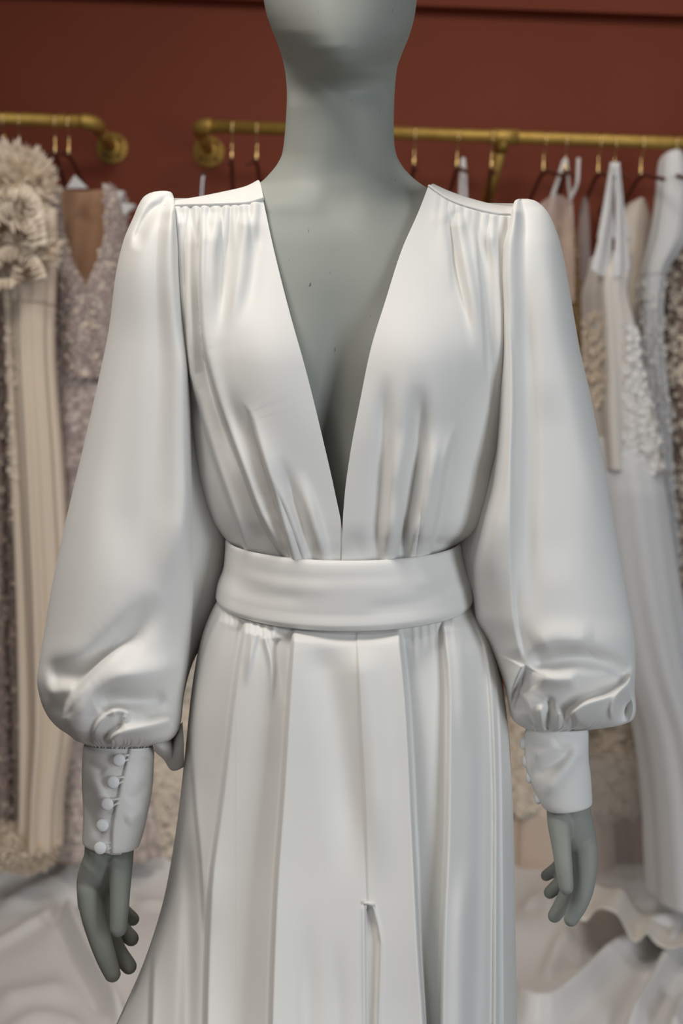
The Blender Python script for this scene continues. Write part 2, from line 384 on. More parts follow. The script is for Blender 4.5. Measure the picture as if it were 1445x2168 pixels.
FL = [('s', [(398, 445), (397, 600), (399, 700), (405, 790), (425, 860), (455, 965), (490, 1070), (519, 1160)], 24, .011, {'side': 1, 'dip': .12, 'fi': .1, 'fo': .0, 'e': 4, 'g': 1.3}),
      ('b', 412, 860, 14, 36, -20, -.004),
      ('s', [(428, 450), (424, 600), (430, 713), (446, 790), (468, 865), (492, 930), (518, 1000), (545, 1075), (578, 1140), (607, 1185)], 26, .014, {'side': 1, 'fi': .08, 'fo': 0, 'e': 3, 'dip': .4}),
      ('r', [(420, 560), (430, 740), (462, 880), (510, 1010)], 13, -.005),
      ('s', [(510, 846), (529, 872), (549, 941), (574, 1024), (601, 1115), (621, 1188)], 26, .014, {'side': 1, 'fi': .5, 'fo': 0, 'e': 3, 'dw': .8}),
      ('b', 502, 900, 22, 60, -14, -.005),
      ('r', [(590, 960), (622, 1060), (662, 1190)], 13, -.007, {'fo': 0, 'fi': .5}),
      ('r', [(632, 990), (660, 1090), (690, 1190)], 12, .005, {'fo': 0, 'fi': .5}),
      ('s', [(570, 1000), (610, 1090), (645, 1190)], 14, .005, {'side': 1, 'fi': .5, 'fo': 0, 'e': 4}),
      ('r', [(487, 450), (474, 560), (470, 725)], 17, -.006, {'fi': .35, 'fo': .5}),
      ('r', [(455, 450), (450, 560), (452, 700)], 13, .005, {'fi': .1, 'fo': .5}),
      ('r', [(520, 450), (510, 560), (480, 735)], 16, .005, {'fi': .1, 'fo': .5}),
      ('r', [(548, 470), (535, 600), (520, 700)], 20, -.003, {'fi': .2, 'fo': .5}),
      ('r', [(380, 450), (383, 560), (392, 720)], 11, .006, {'fi': .1, 'fo': .4})]
D = gown_front(X, Y) + 1.4 * folds(X, Y, FL) * (1 - .45 * smooth((Y - 1120) / 70)) + top_gather(X, Y, TL, 362, 540, 3, 60, 150) - 0.002
V_ = W(X, Y, D)
solid(obj('bodice_front', V_, grid_faces(*V_.shape[:2], flip=True), SATIN, gown), .0016)
TR = [(905, 398), (950, 428), (1000, 446), (1050, 457), (1112, 461)]
PR = coons([(905, 398), (885, 450), (850, 530), (815, 640), (785, 740), (762, 850), (741, 960), (729, 1050), (724, 1128), (722, 1195)],
           [(1112, 461), (1108, 560), (1098, 700), (1085, 850), (1067, 950), (1052, 1000), (1040, 1060), (1027, 1105), (1008, 1128), (971, 1152)],
           TR, [(722, 1195), (800, 1196), (870, 1190), (923, 1177), (971, 1152)], 180, 320)
X, Y = PR[..., 0], PR[..., 1]
FR = [('s', [(1000, 470), (1012, 560), (1020, 640), (1026, 740), (1031, 900)], 26, .008, {'side': -1, 'fi': .2, 'fo': .4, 'e': 4}),
      ('r', [(945, 445), (965, 560), (985, 660), (997, 745)], 14, -.005, {'fi': .1, 'fo': .5}),
      ('r', [(965, 450), (985, 560), (1005, 680), (1012, 760)], 13, .006, {'fi': .1, 'fo': .5}),
      ('s', [(950, 440), (953, 540), (958, 640)], 22, .006, {'side': -1, 'fi': .15, 'fo': .6, 'e': 6}),
      ('r', [(1035, 470), (1050, 560), (1056, 690), (1052, 860)], 12, .006, {'fi': .1, 'fo': .4}),
      ('r', [(886, 810), (884, 941), (868, 1066), (846, 1194)], 18, -.009, {'fi': .3, 'fo': 0}),
      ('b', 888, 880, 24, 60, 0, -.004),
      ('r', [(818, 780), (806, 982), (800, 1100), (795, 1194)], 18, -.006, {'fi': .3, 'fo': 0}),
      ('r', [(850, 900), (838, 1010), (820, 1194)], 16, .006, {'fi': .4, 'fo': 0}),
      ('r', [(925, 900), (910, 1010), (882, 1190)], 15, .007, {'fi': .4, 'fo': 0}),
      ('s', [(968, 885), (943, 983), (926, 1086), (904, 1184)], 26, .011, {'side': -1, 'fi': .35, 'fo': 0, 'e': 5}),
      ('s', [(852, 1040), (846, 1120), (832, 1194)], 15, .006, {'side': -1, 'fi': .5, 'fo': 0, 'e': 3}),
      ('s', [(894, 1060), (884, 1120), (872, 1190)], 15, .006, {'side': -1, 'fi': .5, 'fo': 0, 'e': 3}),
      ('b', 760, 1165, 26, 26, 0, -.003)]
D = gown_front(X, Y) + 1.4 * folds(X, Y, FR) * (1 - .45 * smooth((Y - 1120) / 70)) + top_gather(X, Y, TR, 922, 1095, 9, 50, 130)
V_ = W(X, Y, D)
solid(obj('bodice_front', V_, grid_faces(*V_.shape[:2]), SATIN, gown), .0016)
# back of the bodice
ys = np.linspace(405, 1200, 50); t = np.sin(np.linspace(-math.pi / 2, math.pi / 2, 50)); R_ = []
for y in ys:
    xl, xr = float(tab(y, GL)) + 2, float(tab(max(y, 420), GR)) - 2
    if y < 470: xr = xr - 0
    db = -.02 - tab(y, [(400, .06), (470, .095), (700, .105), (1000, .095), (1200, .075)]) * np.sqrt(1 - t * t)
    R_.append(W((xl + xr) / 2 + (xr - xl) / 2 * t, y + (t + 1) * 6 + 14, db))
V_ = np.array(R_); obj('bodice_back', V_, grid_faces(*V_.shape[:2], flip=True), SATIN, gown)
# yokes over the shoulders
def yoke(front, ridge, backc, dfr, drd, dbk):
    n = 70
    F_, Rg, Bk = curve(front, n), curve(ridge, n), curve(backc, n); rows = []
    for s in np.linspace(0, 1, 9):
        a = math.sin(s * math.pi / 2)
        rows.append(W(F_[:, 0] * (1 - s) + Rg[:, 0] * s, F_[:, 1] * (1 - a) + Rg[:, 1] * a, dfr * (1 - s) + drd * s))
    for s in np.linspace(0, 1, 9)[1:]:
        a = 1 - math.cos(s * math.pi / 2)
        rows.append(W(Rg[:, 0] * (1 - s) + Bk[:, 0] * s, Rg[:, 1] * (1 - a) + Bk[:, 1] * a, drd * (1 - s) + dbk * s))
    V_ = np.array(rows); m = MB(); m.grid(V_)
    lip = W(F_[:, 0], F_[:, 1] - 2, np.broadcast_to(dfr, (n,)) - .0004); m.tube(lip, 0.0015, 8)
    return m
def dline(pts, add): c = curve(pts, 70); return gown_front(c[:, 0], c[:, 1]) + add
fl = [(345, 438), (400, 435), (450, 434), (520, 431), (558, 421)]
m = yoke(fl, [(372, 424), (420, 416), (470, 406), (520, 394), (546, 381)], [(372, 450), (450, 440), (560, 420)], dline(fl, .002), -.03, -.085)
solid(m.build('yoke', SATIN, gown), .0015)
fr = [(906, 395), (950, 424), (1000, 442), (1050, 453), (1106, 458)]
m = yoke(fr, [(917, 389), (950, 404), (1000, 421), (1050, 433), (1098, 438)], [(905, 430), (1000, 445), (1090, 462)], dline(fr, .002), -.03, -.085)
solid(m.build('yoke', SATIN, gown), .0015)

# rings of a closed tube: columns dense in front
TFR = lambda n: np.arcsin(np.linspace(-0.999, 0.999, n))
def ring_loft(rows, nf, nb, ny, py_list=None):
    """rows: (key, xl, yl, xr, yr, yfront, df, yback, db, dside)"""
    R = np.array(rows, float); ks = np.linspace(R[0, 0], R[-1, 0], ny) if py_list is None else py_list
    th = np.concatenate([TFR(nf), np.linspace(math.pi / 2 + .05, 3 * math.pi / 2 - .05, nb)])
    s, c = np.sin(th), np.cos(th); out = []
    for q in ks:
        xl, yl, xr, yr, yf, df, yb, db, ds = [float(pchip(q, R[:, 0], R[:, i])) for i in range(1, 10)]
        px = (xl + xr) / 2 + (xr - xl) / 2 * s
        base = yl + (yr - yl) * (s + 1) / 2
        py = base + np.where(c > 0, (yf - (yl + yr) / 2) * c, (yb - (yl + yr) / 2) * -c)
        d = ds + np.where(c > 0, (df - ds) * np.abs(c) ** .9, (ds - db) * c)
        out.append(np.stack([px, py, d], -1))
    return np.array(out), nf
def front_weight(nf, nb, edge=0.10):
    t = np.linspace(-0.999, 0.999, nf); w = smooth((1 - np.abs(t)) / edge)
    return np.concatenate([w, np.zeros(nb)])
# waistband
rows = [(0, 481, 1146, 972, 1151, 1193, .091, 1138, -.085, -.01), (.03, 480, 1144, 973, 1149, 1191, .096, 1136, -.09, -.01), (.1, 480, 1150, 974, 1156, 1200, .100, 1143, -.092, -.01), (.4, 477, 1196, 984, 1200, 1250, .103, 1190, -.09, -.01),
        (.75, 463, 1240, 996, 1240, 1300, .103, 1235, -.095, -.01), (.93, 460, 1262, 999, 1263, 1326, .105, 1255, -.097, -.01), (1.0, 464, 1270, 994, 1276, 1333, .101, 1262, -.094, -.01)]
Q, nf = ring_loft(rows, 200, 60, 60)
Q[..., 2] += folds(Q[..., 0], Q[..., 1], [('r', [(480, 1180), (560, 1212), (680, 1225), (820, 1222), (900, 1205)], 14, -.0008), ('r', [(475, 1235), (560, 1262), (660, 1268)], 16, -.001),
      ('r', [(760, 1290), (860, 1280), (960, 1245), (992, 1225)], 16, -.0013), ('r', [(860, 1240), (930, 1222), (985, 1195)], 15, .0013), ('r', [(500, 1212), (600, 1242), (720, 1250)], 15, .0008),
      ('r', [(940, 1262), (975, 1250), (996, 1240)], 10, .002)]) * front_weight(200, 60)
V_ = W(Q[..., 0], Q[..., 1], Q[..., 2])
solid(obj('waistband', V_, grid_faces(*V_.shape[:2], closed=True), SATIN, gown), .002)
# skirt
SK = []
def skrow(key, xl, xr, yl, yr, yf, df, db): SK.append((key, xl, yl, xr, yr, yf, df, yl - 8, db, -.01))
skrow(0, 466, 992, 1262, 1268, 1322, .092, -.09); skrow(.04, 452, 1004, 1284, 1290, 1346, .096, -.10); skrow(.12, 425, 1040, 1352, 1356, 1414, .105, -.12)
skrow(.22, 405, 1066, 1462, 1466, 1530, .114, -.14); skrow(.32, 393, 1079, 1575, 1580, 1650, .122, -.16); skrow(.45, 378, 1086, 1712, 1716, 1800, .135, -.19)
skrow(.6, 350, 1090, 1885, 1888, 1985, .155, -.23); skrow(.7, 312, 1092, 2015, 2018, 2130, .17, -.26); skrow(.85, 246, 1095, 2168, 2172, 2300, .19, -.30); skrow(1.0, 190, 1098, 2300, 2310, 2440, .2, -.33)
Q, nf = ring_loft(SK, 340, 90, 340)
X, Y = Q[..., 0], Q[..., 1]
SF = [('s', [(519, 1308), (497, 1436), (468, 1683), (443, 1885), (433, 2168), (430, 2420)], 75, .016, {'side': 1, 'fi': .03, 'fo': 0, 'e': 3, 'g': 1.7, 'dip': .6, 'dw': .3}),
      ('s', [(620, 1326), (610, 1462), (597, 1670), (581, 1898), (571, 2168), (566, 2440)], 95, .015, {'side': 1, 'fi': .03, 'fo': 0, 'e': 3, 'g': 1.9, 'dip': .5, 'dw': .4}),
      ('s', [(846, 1326), (864, 1508), (877, 1768), (890, 2028), (900, 2168), (910, 2440)], 75, .015, {'side': -1, 'fi': .03, 'fo': 0, 'e': 3, 'g': 1.9, 'dip': 1.5, 'dw': .85}),
      ('s', [(935, 1306), (948, 1475), (946, 1735), (936, 1996), (932, 2168), (930, 2420)], 50, .014, {'side': 1, 'fi': .03, 'fo': 0, 'e': 3, 'g': 1.7, 'dip': .15, 'dw': .5}),
      ('s', [(988, 1284), (1026, 1378), (1041, 1540), (1046, 1735), (1044, 2168)], 14, .008, {'side': 1, 'fi': .03, 'fo': 0, 'e': 4, 'g': 1.3}),
      ('s', [(1000, 1295), (1040, 1390), (1056, 1540), (1060, 1735), (1062, 2168)], 12, .006, {'side': 1, 'fi': .03, 'fo': 0, 'e': 3, 'g': 1.3}),
      ('s', [(468, 1294), (430, 1378), (410, 1480), (404, 1560), (412, 1700), (425, 1850), (431, 1990)], 26, .010, {'side': 1, 'fi': .03, 'fo': .2, 'e': 3}),
      ('s', [(395, 1640), (376, 1760), (346, 1880), (328, 1960), (318, 2168), (312, 2400)], 30, .015, {'side': 1, 'fi': .2, 'fo': 0, 'e': 3, 'g': 1.5}),
      ('r', [(388, 1700), (400, 1900), (397, 2168), (392, 2400)], 17, -.011, {'fi': .3, 'fo': 0}),
      ('r', [(762, 1345), (786, 1540), (800, 1735), (804, 1900)], 34, .008, {'fi': .15, 'fo': .4}),
      ('r', [(668, 1340), (705, 1500), (730, 1700), (742, 1900)], 34, -.007, {'fi': .15, 'fo': .4}),
      ('r', [(655, 1900), (650, 2050), (650, 2300)], 22, -.004, {'fi': .5, 'fo': 0}),
      ('r', [(712, 1960), (718, 2300)], 18, -.003, {'fi': .5, 'fo': 0}),
      ('r', [(560, 1345), (575, 1420), (570, 1500)], 7, .004, {'fi': .05, 'fo': .6}), ('r', [(540, 1338), (528, 1400), (518, 1460)], 8, .005, {'fi': .05, 'fo': .6}),
      ('r', [(585, 1350), (590, 1420), (600, 1500)], 9, -.003, {'fi': .05, 'fo': .6}),
      ('r', [(970, 1320), (975, 1450), (985, 1600)], 14, .004, {'fi': .05, 'fo': .4}), ('r', [(1010, 1360), (1018, 1500), (1015, 1800), (1005, 2168)], 16, -.004, {'fi': .1, 'fo': 0}),
      ('r', [(985, 1800), (975, 2000), (970, 2300)], 20, .006, {'fi': .3, 'fo': 0}),
      ('s', [(754, 1336), (763, 1540), (773, 1735), (778, 1914)], 12, .0016, {'side': 1, 'fi': .02, 'fo': 0, 'e': 2, 'dip': .3})]
for i, x in enumerate((478, 490, 503, 532, 546, 562, 580, 876, 893, 910, 925, 958)):
    yb = float(np.interp(x, [464, 520, 590, 640, 735, 850, 930, 994], [1276, 1305, 1322, 1330, 1333, 1328, 1312, 1280]))
    SF.append(('r', [(x, yb - 6), (x + (x - 730) * .012, yb + 40), (x + (x - 730) * .03, yb + 70 + 12 * (i % 4))], 5, .0022, {'fi': .05, 'fo': .8}))
H = folds(X, Y, SF) * front_weight(340, 90, .05)
xL = np.interp(Y, [1914, 1925, 2168, 2450], [779, 774, 776, 778]); xR = np.interp(Y, [1914, 1925, 1960, 1996, 2060, 2168, 2450], [781, 787, 796, 802, 800, 797, 792])
ins = 0.5 * (1 + np.tanh((X - xL) / 2)) * 0.5 * (1 + np.tanh((xR - X) / 2)) * (Y > 1918)
H -= .007 * ins * front_weight(340, 90)
for xe, sg in ((xL, -1), (xR, 1)):
    H += .0014 * np.exp(-((X - xe - sg * 5) / 4) ** 2) * (Y > 1916) * front_weight(340, 90)
Q[..., 2] += H
thb = np.linspace(math.pi / 2 + .05, 3 * math.pi / 2 - .05, 90)
ks = np.linspace(0, 1, 340)[:, None]
Q[:, 340:, 2] -= ks * .03 * np.sin(thb * 14)[None]
V_ = W(Q[..., 0], Q[..., 1], Q[..., 2])
# the skirt goes on down to the floor
last = V_[-1]; cen = np.array([0.0, 0.0, 0.0]); low = []
d_ = last - V_[-30]; d_ = d_ / np.maximum(np.abs(d_[:, 2:3]), .02)
fl_ = np.linalg.norm(d_[:, :2], axis=1, keepdims=True); d_ = d_ * np.minimum(1, .30 / (fl_ + 1e-9))
for s in np.linspace(0, 1, 40)[1:]:
    z = last[:, 2] * (1 - s) + .006 * s
    P = last.copy(); P[:, :2] = last[:, :2] + d_[:, :2] * (last[:, 2] - z)[:, None] * (0.9 if True else 1)
    P[:, 2] = z; low.append(P)
V_ = np.concatenate([V_, np.array(low)])
skirt = obj('skirt', V_, grid_faces(*V_.shape[:2], closed=True), SATIN, gown)
# bar tack and facing of the slit
def skirt_pt(px, py):
    k = np.argmin((X[:, :340] - px) ** 2 + (Y[:, :340] - py) ** 2); i, j = divmod(k, 340); return Q[i, j, 2]
m = MB(); dd = max(skirt_pt(768, 1912), skirt_pt(795, 1912))
m.tube(W([769, 778, 792], [1913, 1912, 1916], [dd + .001] * 3), .0016, 8); m.build('slit_tack', SATIN, skirt)

# sleeves
def sleeve(table, nf, nb, ny, specs, edge=.09, rear=None, inner=1):
    """table rows: (py, xl, xr, df, db, dside, sag)"""
    R = np.array(table, float)
    ks = np.linspace(0, 1, ny); key = np.linspace(0, 1, len(R))
    s = np.concatenate([[0], np.cumsum(np.maximum(np.hypot(np.diff(R[:, 0]), .5 * np.diff(R[:, 1])), 6))]); s /= s[-1]
    th = np.concatenate([TFR(nf), np.linspace(math.pi / 2 + .05, 3 * math.pi / 2 - .05, nb)])
    sn, c = np.sin(th), np.cos(th); out = []
    for q in ks:
        py, xl, xr, df, db, ds, sag = [float(pchip(q, s, R[:, i])) for i in range(7)]
        px = (xl + xr) / 2 + (xr - xl) / 2 * sn
        d = ds + np.where(c > 0, (df - ds) * np.abs(c) ** .85, (ds - db) * c)
        iw = .040 * smooth((py - 405) / 40) * smooth((1350 - py) / 250)   # the edge next to the body lies on the bodice
        d = d + iw * smooth((sn * inner - .2) / .8) * np.clip(c * 1.5 + 1, 0, 1)
        if rear is not None:                    # the deep rear lobe of the sleeve
            e = float(tab(py, rear)); bk = np.clip(-c, 0, 1) ** .7 * np.clip((sn * np.sign(e) + 1) / 2, 0, 1)
            px = px + e * bk
        out.append(np.stack([px, py + sag * np.abs(np.clip(c, 0, 1)), d], -1))
    Q = np.array(out)
    Q[..., 2] += folds(Q[..., 0], Q[..., 1], specs) * front_weight(nf, nb, edge)
    return Q
LT = [(404, 338, 352, .0, -.02, -.01, 0), (407, 322, 362, .008, -.035, -.012, 2), (416, 305, 367, .02, -.05, -.015, 6), (432, 294, 370, .032, -.06, -.015, 6), (455, 284, 372, .042, -.07, -.015, 4), (510, 261, 377, .055, -.08, -.015, 0),
      (580, 245, 381, .062, -.09, -.015, 0), (690, 231, 390, .066, -.1, -.015, 0), (800, 209, 402, .068, -.11, -.015, 0), (950, 175, 405, .07, -.12, -.015, 0),
      (1120, 135, 409, .075, -.125, -.01, 0), (1250, 108, 410, .08, -.125, -.01, 0), (1340, 93, 406, .083, -.12, -.005, 0), (1400, 83, 400, .087, -.11, 0, 0),
      (1440, 78, 394, .09, -.10, 0, 0), (1480, 85, 388, .091, -.09, 0, 2), (1515, 100, 385, .091, -.08, 0, 4), (1540, 122, 380, .090, -.07, 0, 8), (1556, 146, 372, .082, -.058, 0, 10), (1566, 158, 360, .068, -.048, 0, 10), (1571, 170, 342, .05, -.038, 0, 8), (1576, 179, 326, .035, -.032, 0, 6), (1590, 184, 318, .027, -.028, 0, 4), (1602, 185, 317, .025, -.027, 0, 4)]
LS = [('r', [(376, 424), (335, 436), (305, 470), (282, 530)], 13, -.013, {'fi': .2}), ('r', [(350, 410), (310, 425), (287, 470), (268, 530)], 11, .004),
      ('r', [(352, 452), (345, 540), (340, 700)], 18, .004, {'fi': .15, 'fo': .8}),
      ('r', [(300, 560), (275, 800), (255, 1050), (262, 1250)], 45, -.006), ('r', [(355, 600), (350, 900), (355, 1200)], 30, -.004), ('r', [(388, 650), (398, 900), (398, 1150)], 12, .004),
      ('r', [(335, 1250), (290, 1325), (235, 1385), (165, 1425), (90, 1432)], 30, -.016, {'fi': .4, 'fo': .1}),
      ('s', [(300, 1340), (250, 1372), (205, 1412), (172, 1450), (146, 1486), (136, 1515), (148, 1550), (180, 1584)], 38, .018, {'side': 1, 'fi': .3, 'fo': .1, 'e': 5}),
      ('r', [(95, 1470), (130, 1458), (165, 1462)], 16, .006), ('r', [(150, 1520), (120, 1500), (100, 1500)], 14, -.004),
      ('b', 285, 1425, 75, 30, -4, .012),
      ('r', [(200, 1500), (240, 1482), (310, 1484), (362, 1476)], 17, -.014, {'fi': .2, 'fo': .2}),
      ('r', [(300, 1508), (350, 1506), (380, 1500)], 20, -.006), ('b', 170, 1510, 18, 34, 20, .006),
      ('s', [(262, 1497), (228, 1508), (205, 1530), (196, 1556), (196, 1584)], 18, .007, {'side': 1, 'fi': .3, 'fo': .1, 'e': 4}),
      ('r', [(225, 1510), (250, 1502), (268, 1510), (255, 1530)], 9, .006),
      ('r', [(215, 1572), (240, 1545), (262, 1530)], 8, -.008), ('r', [(225, 1580), (255, 1552), (310, 1538), (372, 1522)], 14, .011, {'fi': .1, 'fo': .1}),
      ('b', 385, 1420, 12, 90, 0, .003)]
sl = sleeve(LT, 150, 60, 420, LS, rear=[(400, 0), (700, 20), (900, 110), (1000, 170), (1100, 195), (1250, 170), (1340, 100), (1420, 25), (1500, 0), (1600, 0)])
def gather_ring(Q, nf, r0, r1, n, amp, seed):
    rnd = random.Random(seed); c = np.arange(Q.shape[1]); ph = c / Q.shape[1] * n * 2 * math.pi + 2.2 * np.sin(c * .13 + seed) + 1.4 * np.sin(c * .31)
    y = Q[..., 1]; w = smooth((y - r0) / (r1 - r0))
    Q[..., 2] += amp * w * np.sin(ph)[None] * np.where(np.arange(Q.shape[1]) < nf, 1, -1)[None]
gather_ring(sl, 150, 1562, 1584, 23, .0020, 2)
V_ = W(sl[..., 0], sl[..., 1], sl[..., 2])
sleeveL = obj('sleeve', V_, grid_faces(*V_.shape[:2], closed=True), SATIN, gown)
# drooping loop of cloth at the left sleeve's seam
u = np.linspace(0, 1, 26); R_ = []
for s in np.linspace(0, 1, 22):
    a = curve([(330, 1566), (352, 1566), (372, 1552), (386, 1530)], 26); b = curve([(326, 1586), (348, 1606), (368, 1630), (387, 1622)], 26)
    p = a * (1 - s) + b * s
    R_.append(W(p[:, 0], p[:, 1], .012 + .016 * np.sin(s * math.pi) - .018 * np.exp(-((p[:, 0] - 367) / 7) ** 2) * (1 - s) + .004 * np.sin(u * 9) - .01 * u))
V_ = np.array(R_); solid(obj('sleeve_fold', V_, grid_faces(*V_.shape[:2]), SATIN, sleeveL), .0016)
RT = [(421, 1098, 1116, .0, -.02, -.01, 0), (424, 1090, 1130, .008, -.03, -.012, 3), (432, 1086, 1143, .018, -.045, -.015, 8), (448, 1082, 1158, .03, -.055, -.015, 8), (480, 1074, 1174, .042, -.065, -.015, 4), (520, 1064, 1187, .052, -.075, -.015, 0),
      (590, 1058, 1201, .06, -.085, -.015, 0), (660, 1060, 1213, .064, -.09, -.015, 0), (740, 1060, 1227, .066, -.095, -.015, 0), (830, 1057, 1248, .068, -.1, -.015, 0), (930, 1052, 1268, .07, -.11, -.015, 0),
      (1020, 1042, 1286, .072, -.115, -.012, 0), (1110, 1020, 1301, .075, -.12, -.01, 0), (1210, 1000, 1319, .078, -.12, -.01, 0), (1300, 1004, 1335, .08, -.115, -.005, 0), (1360, 1034, 1344, .082, -.105, 0, 0),
      (1410, 1054, 1345, .083, -.09, 0, 0), (1460, 1070, 1343, .08, -.08, 0, 0), (1500, 1077, 1346, .072, -.07, 0, 2), (1522, 1084, 1340, .06, -.055, 0, 6), (1534, 1096, 1315, .046, -.04, 0, 8), (1540, 1108, 1270, .034, -.03, 0, 8),
      (1546, 1116, 1240, .027, -.026, 0, 4), (1562, 1118, 1238, .024, -.024, 0, 2)]
RS = [('s', [(1064, 560), (1072, 650), (1086, 760), (1088, 860), (1084, 980), (1084, 1150), (1089, 1300), (1110, 1408)], 34, .007, {'side': -1, 'fi': .5, 'fo': .05, 'e': 4, 'dip': .2}),
      ('r', [(1105, 560), (1112, 800), (1115, 1100), (1130, 1330)], 22, -.006),
      ('r', [(1150, 460), (1200, 760), (1240, 960), (1290, 1200)], 26, .004), ('r', [(1150, 800), (1170, 1000), (1180, 1250)], 40, -.004),
      ('r', [(1110, 1408), (1160, 1400), (1220, 1392), (1290, 1405), (1338, 1432)], 20, -.016, {'fi': .15, 'fo': .1}),
      ('r', [(1125, 1375), (1180, 1350), (1260, 1360)], 30, .006),
      ('r', [(1130, 1430), (1180, 1440), (1230, 1440)], 16, .007),
      ('s', [(1336, 1422), (1322, 1446), (1290, 1468), (1240, 1484), (1212, 1502), (1192, 1530)], 36, .018, {'side': 1, 'fi': .1, 'fo': .15, 'e': 4}),
      ('r', [(1190, 1518), (1225, 1478), (1280, 1455), (1325, 1430)], 13, -.008),
      ('b', 1322, 1502, 15, 32, 14, -.034), ('r', [(1300, 1535), (1294, 1505), (1306, 1472), (1328, 1446)], 7, .008), ('r', [(1345, 1475), (1347, 1510), (1330, 1536), (1304, 1540)], 6, .006),
      ('s', [(1110, 1408), (1095, 1440), (1082, 1478), (1078, 1510)], 20, .012, {'side': -1, 'fi': .05, 'fo': .2, 'e': 3}),
      ('s', [(1100, 1465), (1115, 1495), (1135, 1540)], 16, .010, {'side': 1, 'fi': .1, 'fo': .1, 'e': 3}), ('s', [(1110, 1412), (1102, 1450), (1090, 1490), (1083, 1520)], 14, -.006, {'side': 1, 'e': 3}),
      ('r', [(1160, 1470), (1163, 1505), (1155, 1545)], 8, -.009, {'fo': .05}), ('r', [(1140, 1490), (1146, 1520), (1150, 1548)], 7, .006, {'fo': .05}), ('r', [(1185, 1500), (1182, 1525), (1178, 1548)], 7, .006, {'fo': .05}),
      ('r', [(1205, 1505), (1212, 1528), (1210, 1548)], 6, -.006, {'fo': .05})]
sr = sleeve(RT, 150, 60, 420, RS, inner=-1, rear=[(400, 0), (800, -10), (1000, -90), (1120, -150), (1250, -140), (1340, -80), (1420, -15), (1500, 0), (1600, 0)])
gather_ring(sr, 150, 1528, 1546, 19, .0016, 5)
V_ = W(sr[..., 0], sr[..., 1], sr[..., 2])
obj('sleeve', V_, grid_faces(*V_.shape[:2], closed=True), SATIN, gown)

# cuffs with covered buttons and loops
def cuff(rows, specs, nf=110, nb=40, ny=110):
    Q, _ = ring_loft(rows, nf, nb, ny); Q[..., 2] += folds(Q[..., 0], Q[..., 1], specs) * front_weight(nf, nb, .12)
    V_ = W(Q[..., 0], Q[..., 1], Q[..., 2])
    return solid(obj('cuff', V_, grid_faces(*V_.shape[:2], closed=True), SATIN, gown), .0016), Q
cl, QL = cuff([(0, 180, 1578, 321, 1580, 1586, .032, 1570, -.032, 0), (.1, 178, 1592, 323, 1594, 1606, .036, 1585, -.036, 0), (.35, 176, 1650, 321, 1650, 1664, .036, 1640, -.036, 0), (.65, 179, 1720, 310, 1720, 1738, .033, 1710, -.033, 0), (.95, 177, 1778, 294, 1782, 1800, .031, 1770, -.031, 0), (1, 178, 1783, 292, 1786, 1805, .030, 1774, -.030, 0)],
              [('s', [(277, 1580), (270, 1612), (258, 1660), (247, 1710), (239, 1755), (238, 1815)], 70, .0042, {'side': 1, 'fi': 0, 'fo': 0, 'e': 1.6, 'dip': 0}),
               ('r', [(185, 1640), (205, 1660), (225, 1725)], 13, .004), ('r', [(178, 1690), (200, 1740), (215, 1780)], 12, -.003), ('r', [(180, 1610), (205, 1625), (225, 1640)], 12, -.0035),
               ('r', [(270, 1700), (290, 1680), (315, 1650)], 13, -.003), ('r', [(262, 1740), (290, 1725), (308, 1700)], 12, .003), ('r', [(290, 1620), (305, 1610), (320, 1600)], 10, -.002)])
cr, QR = cuff([(0, 1116, 1545, 1239, 1542, 1546, .028, 1538, -.028, 0), (.08, 1112, 1556, 1242, 1552, 1556, .031, 1550, -.031, 0), (.35, 1113, 1606, 1243, 1600, 1606, .031, 1596, -.031, 0), (.7, 1130, 1666, 1248, 1660, 1670, .030, 1655, -.030, 0), (.96, 1154, 1708, 1250, 1698, 1716, .028, 1692, -.028, 0), (1, 1158, 1711, 1248, 1702, 1719, .027, 1696, -.027, 0)],
              [('r', [(1118, 1645), (1160, 1625), (1200, 1590), (1195, 1570)], 15, -.005), ('r', [(1150, 1690), (1185, 1640), (1215, 1598), (1240, 1570)], 15, .005), ('r', [(1125, 1600), (1150, 1590), (1180, 1570)], 14, .003)])
def near(Q, nf, px, py):
    a = Q[:, :nf]; k = np.argmin((a[..., 0] - px) ** 2 + (a[..., 1] - py) ** 2); i, j = divmod(k, nf); return float(a[i, j, 2])
def button(px, py, d, axis, r, parent):
    b = MB(); p = W(px, py, d)
    b.lathe([(r * .55, -.0035), (r * .9, -.0012), (r, .0004), (r * .97, .0016), (r * .8, .0026), (r * .45, .0032), (r * .1, .0034)], p, axis, 26)
    return b.build('button', COVER, parent)
for (bx, by, ex) in ((252, 1609, 271), (239.5, 1656, 260), (227, 1702, 250), (217, 1747, 242), (212, 1795, 240)):
    d = near(QL, 110, bx, min(by, 1790)) + .0055
    button(bx, by, d, (-.06, -1, .06), 13.2 * DM / FP, cl)
    l = MB(); de = near(QL, 110, ex + 3, by - 12) + .001
    l.tube(curve(np.concatenate([W([ex + 3, ex - 4, bx + 4, bx - 3], [by - 11, by - 10, by - 9, by - 2], [de, d - .001, d - .003, d - .004])]), 14), .0012, 8)
    l.tube(curve(np.concatenate([W([ex + 2, ex - 3, bx + 6, bx - 2], [by - 2, by + 0, by + 5, by + 4], [de, d - .001, d - .003, d - .004])]), 14), .0012, 8)
    l.build('button_loop', SATIN, cl)
for (bx, by) in ((1108, 1574), (1113, 1612), (1121, 1646), (1139, 1690)):
    button(bx, by, .004, (-.95, -.3, 0), 12.5 * DM / FP, cr)
m = MB()                                      # under-flap showing below the left cuff
a = curve([(228, 1796), (244, 1799), (262, 1790)], 12); b = curve([(225, 1806), (242, 1809), (257, 1808)], 12)
V_ = np.array([W((a * (1 - s) + b * s)[:, 0], (a * (1 - s) + b * s)[:, 1], .0285 - .0 * s) for s in np.linspace(0, 1, 6)])
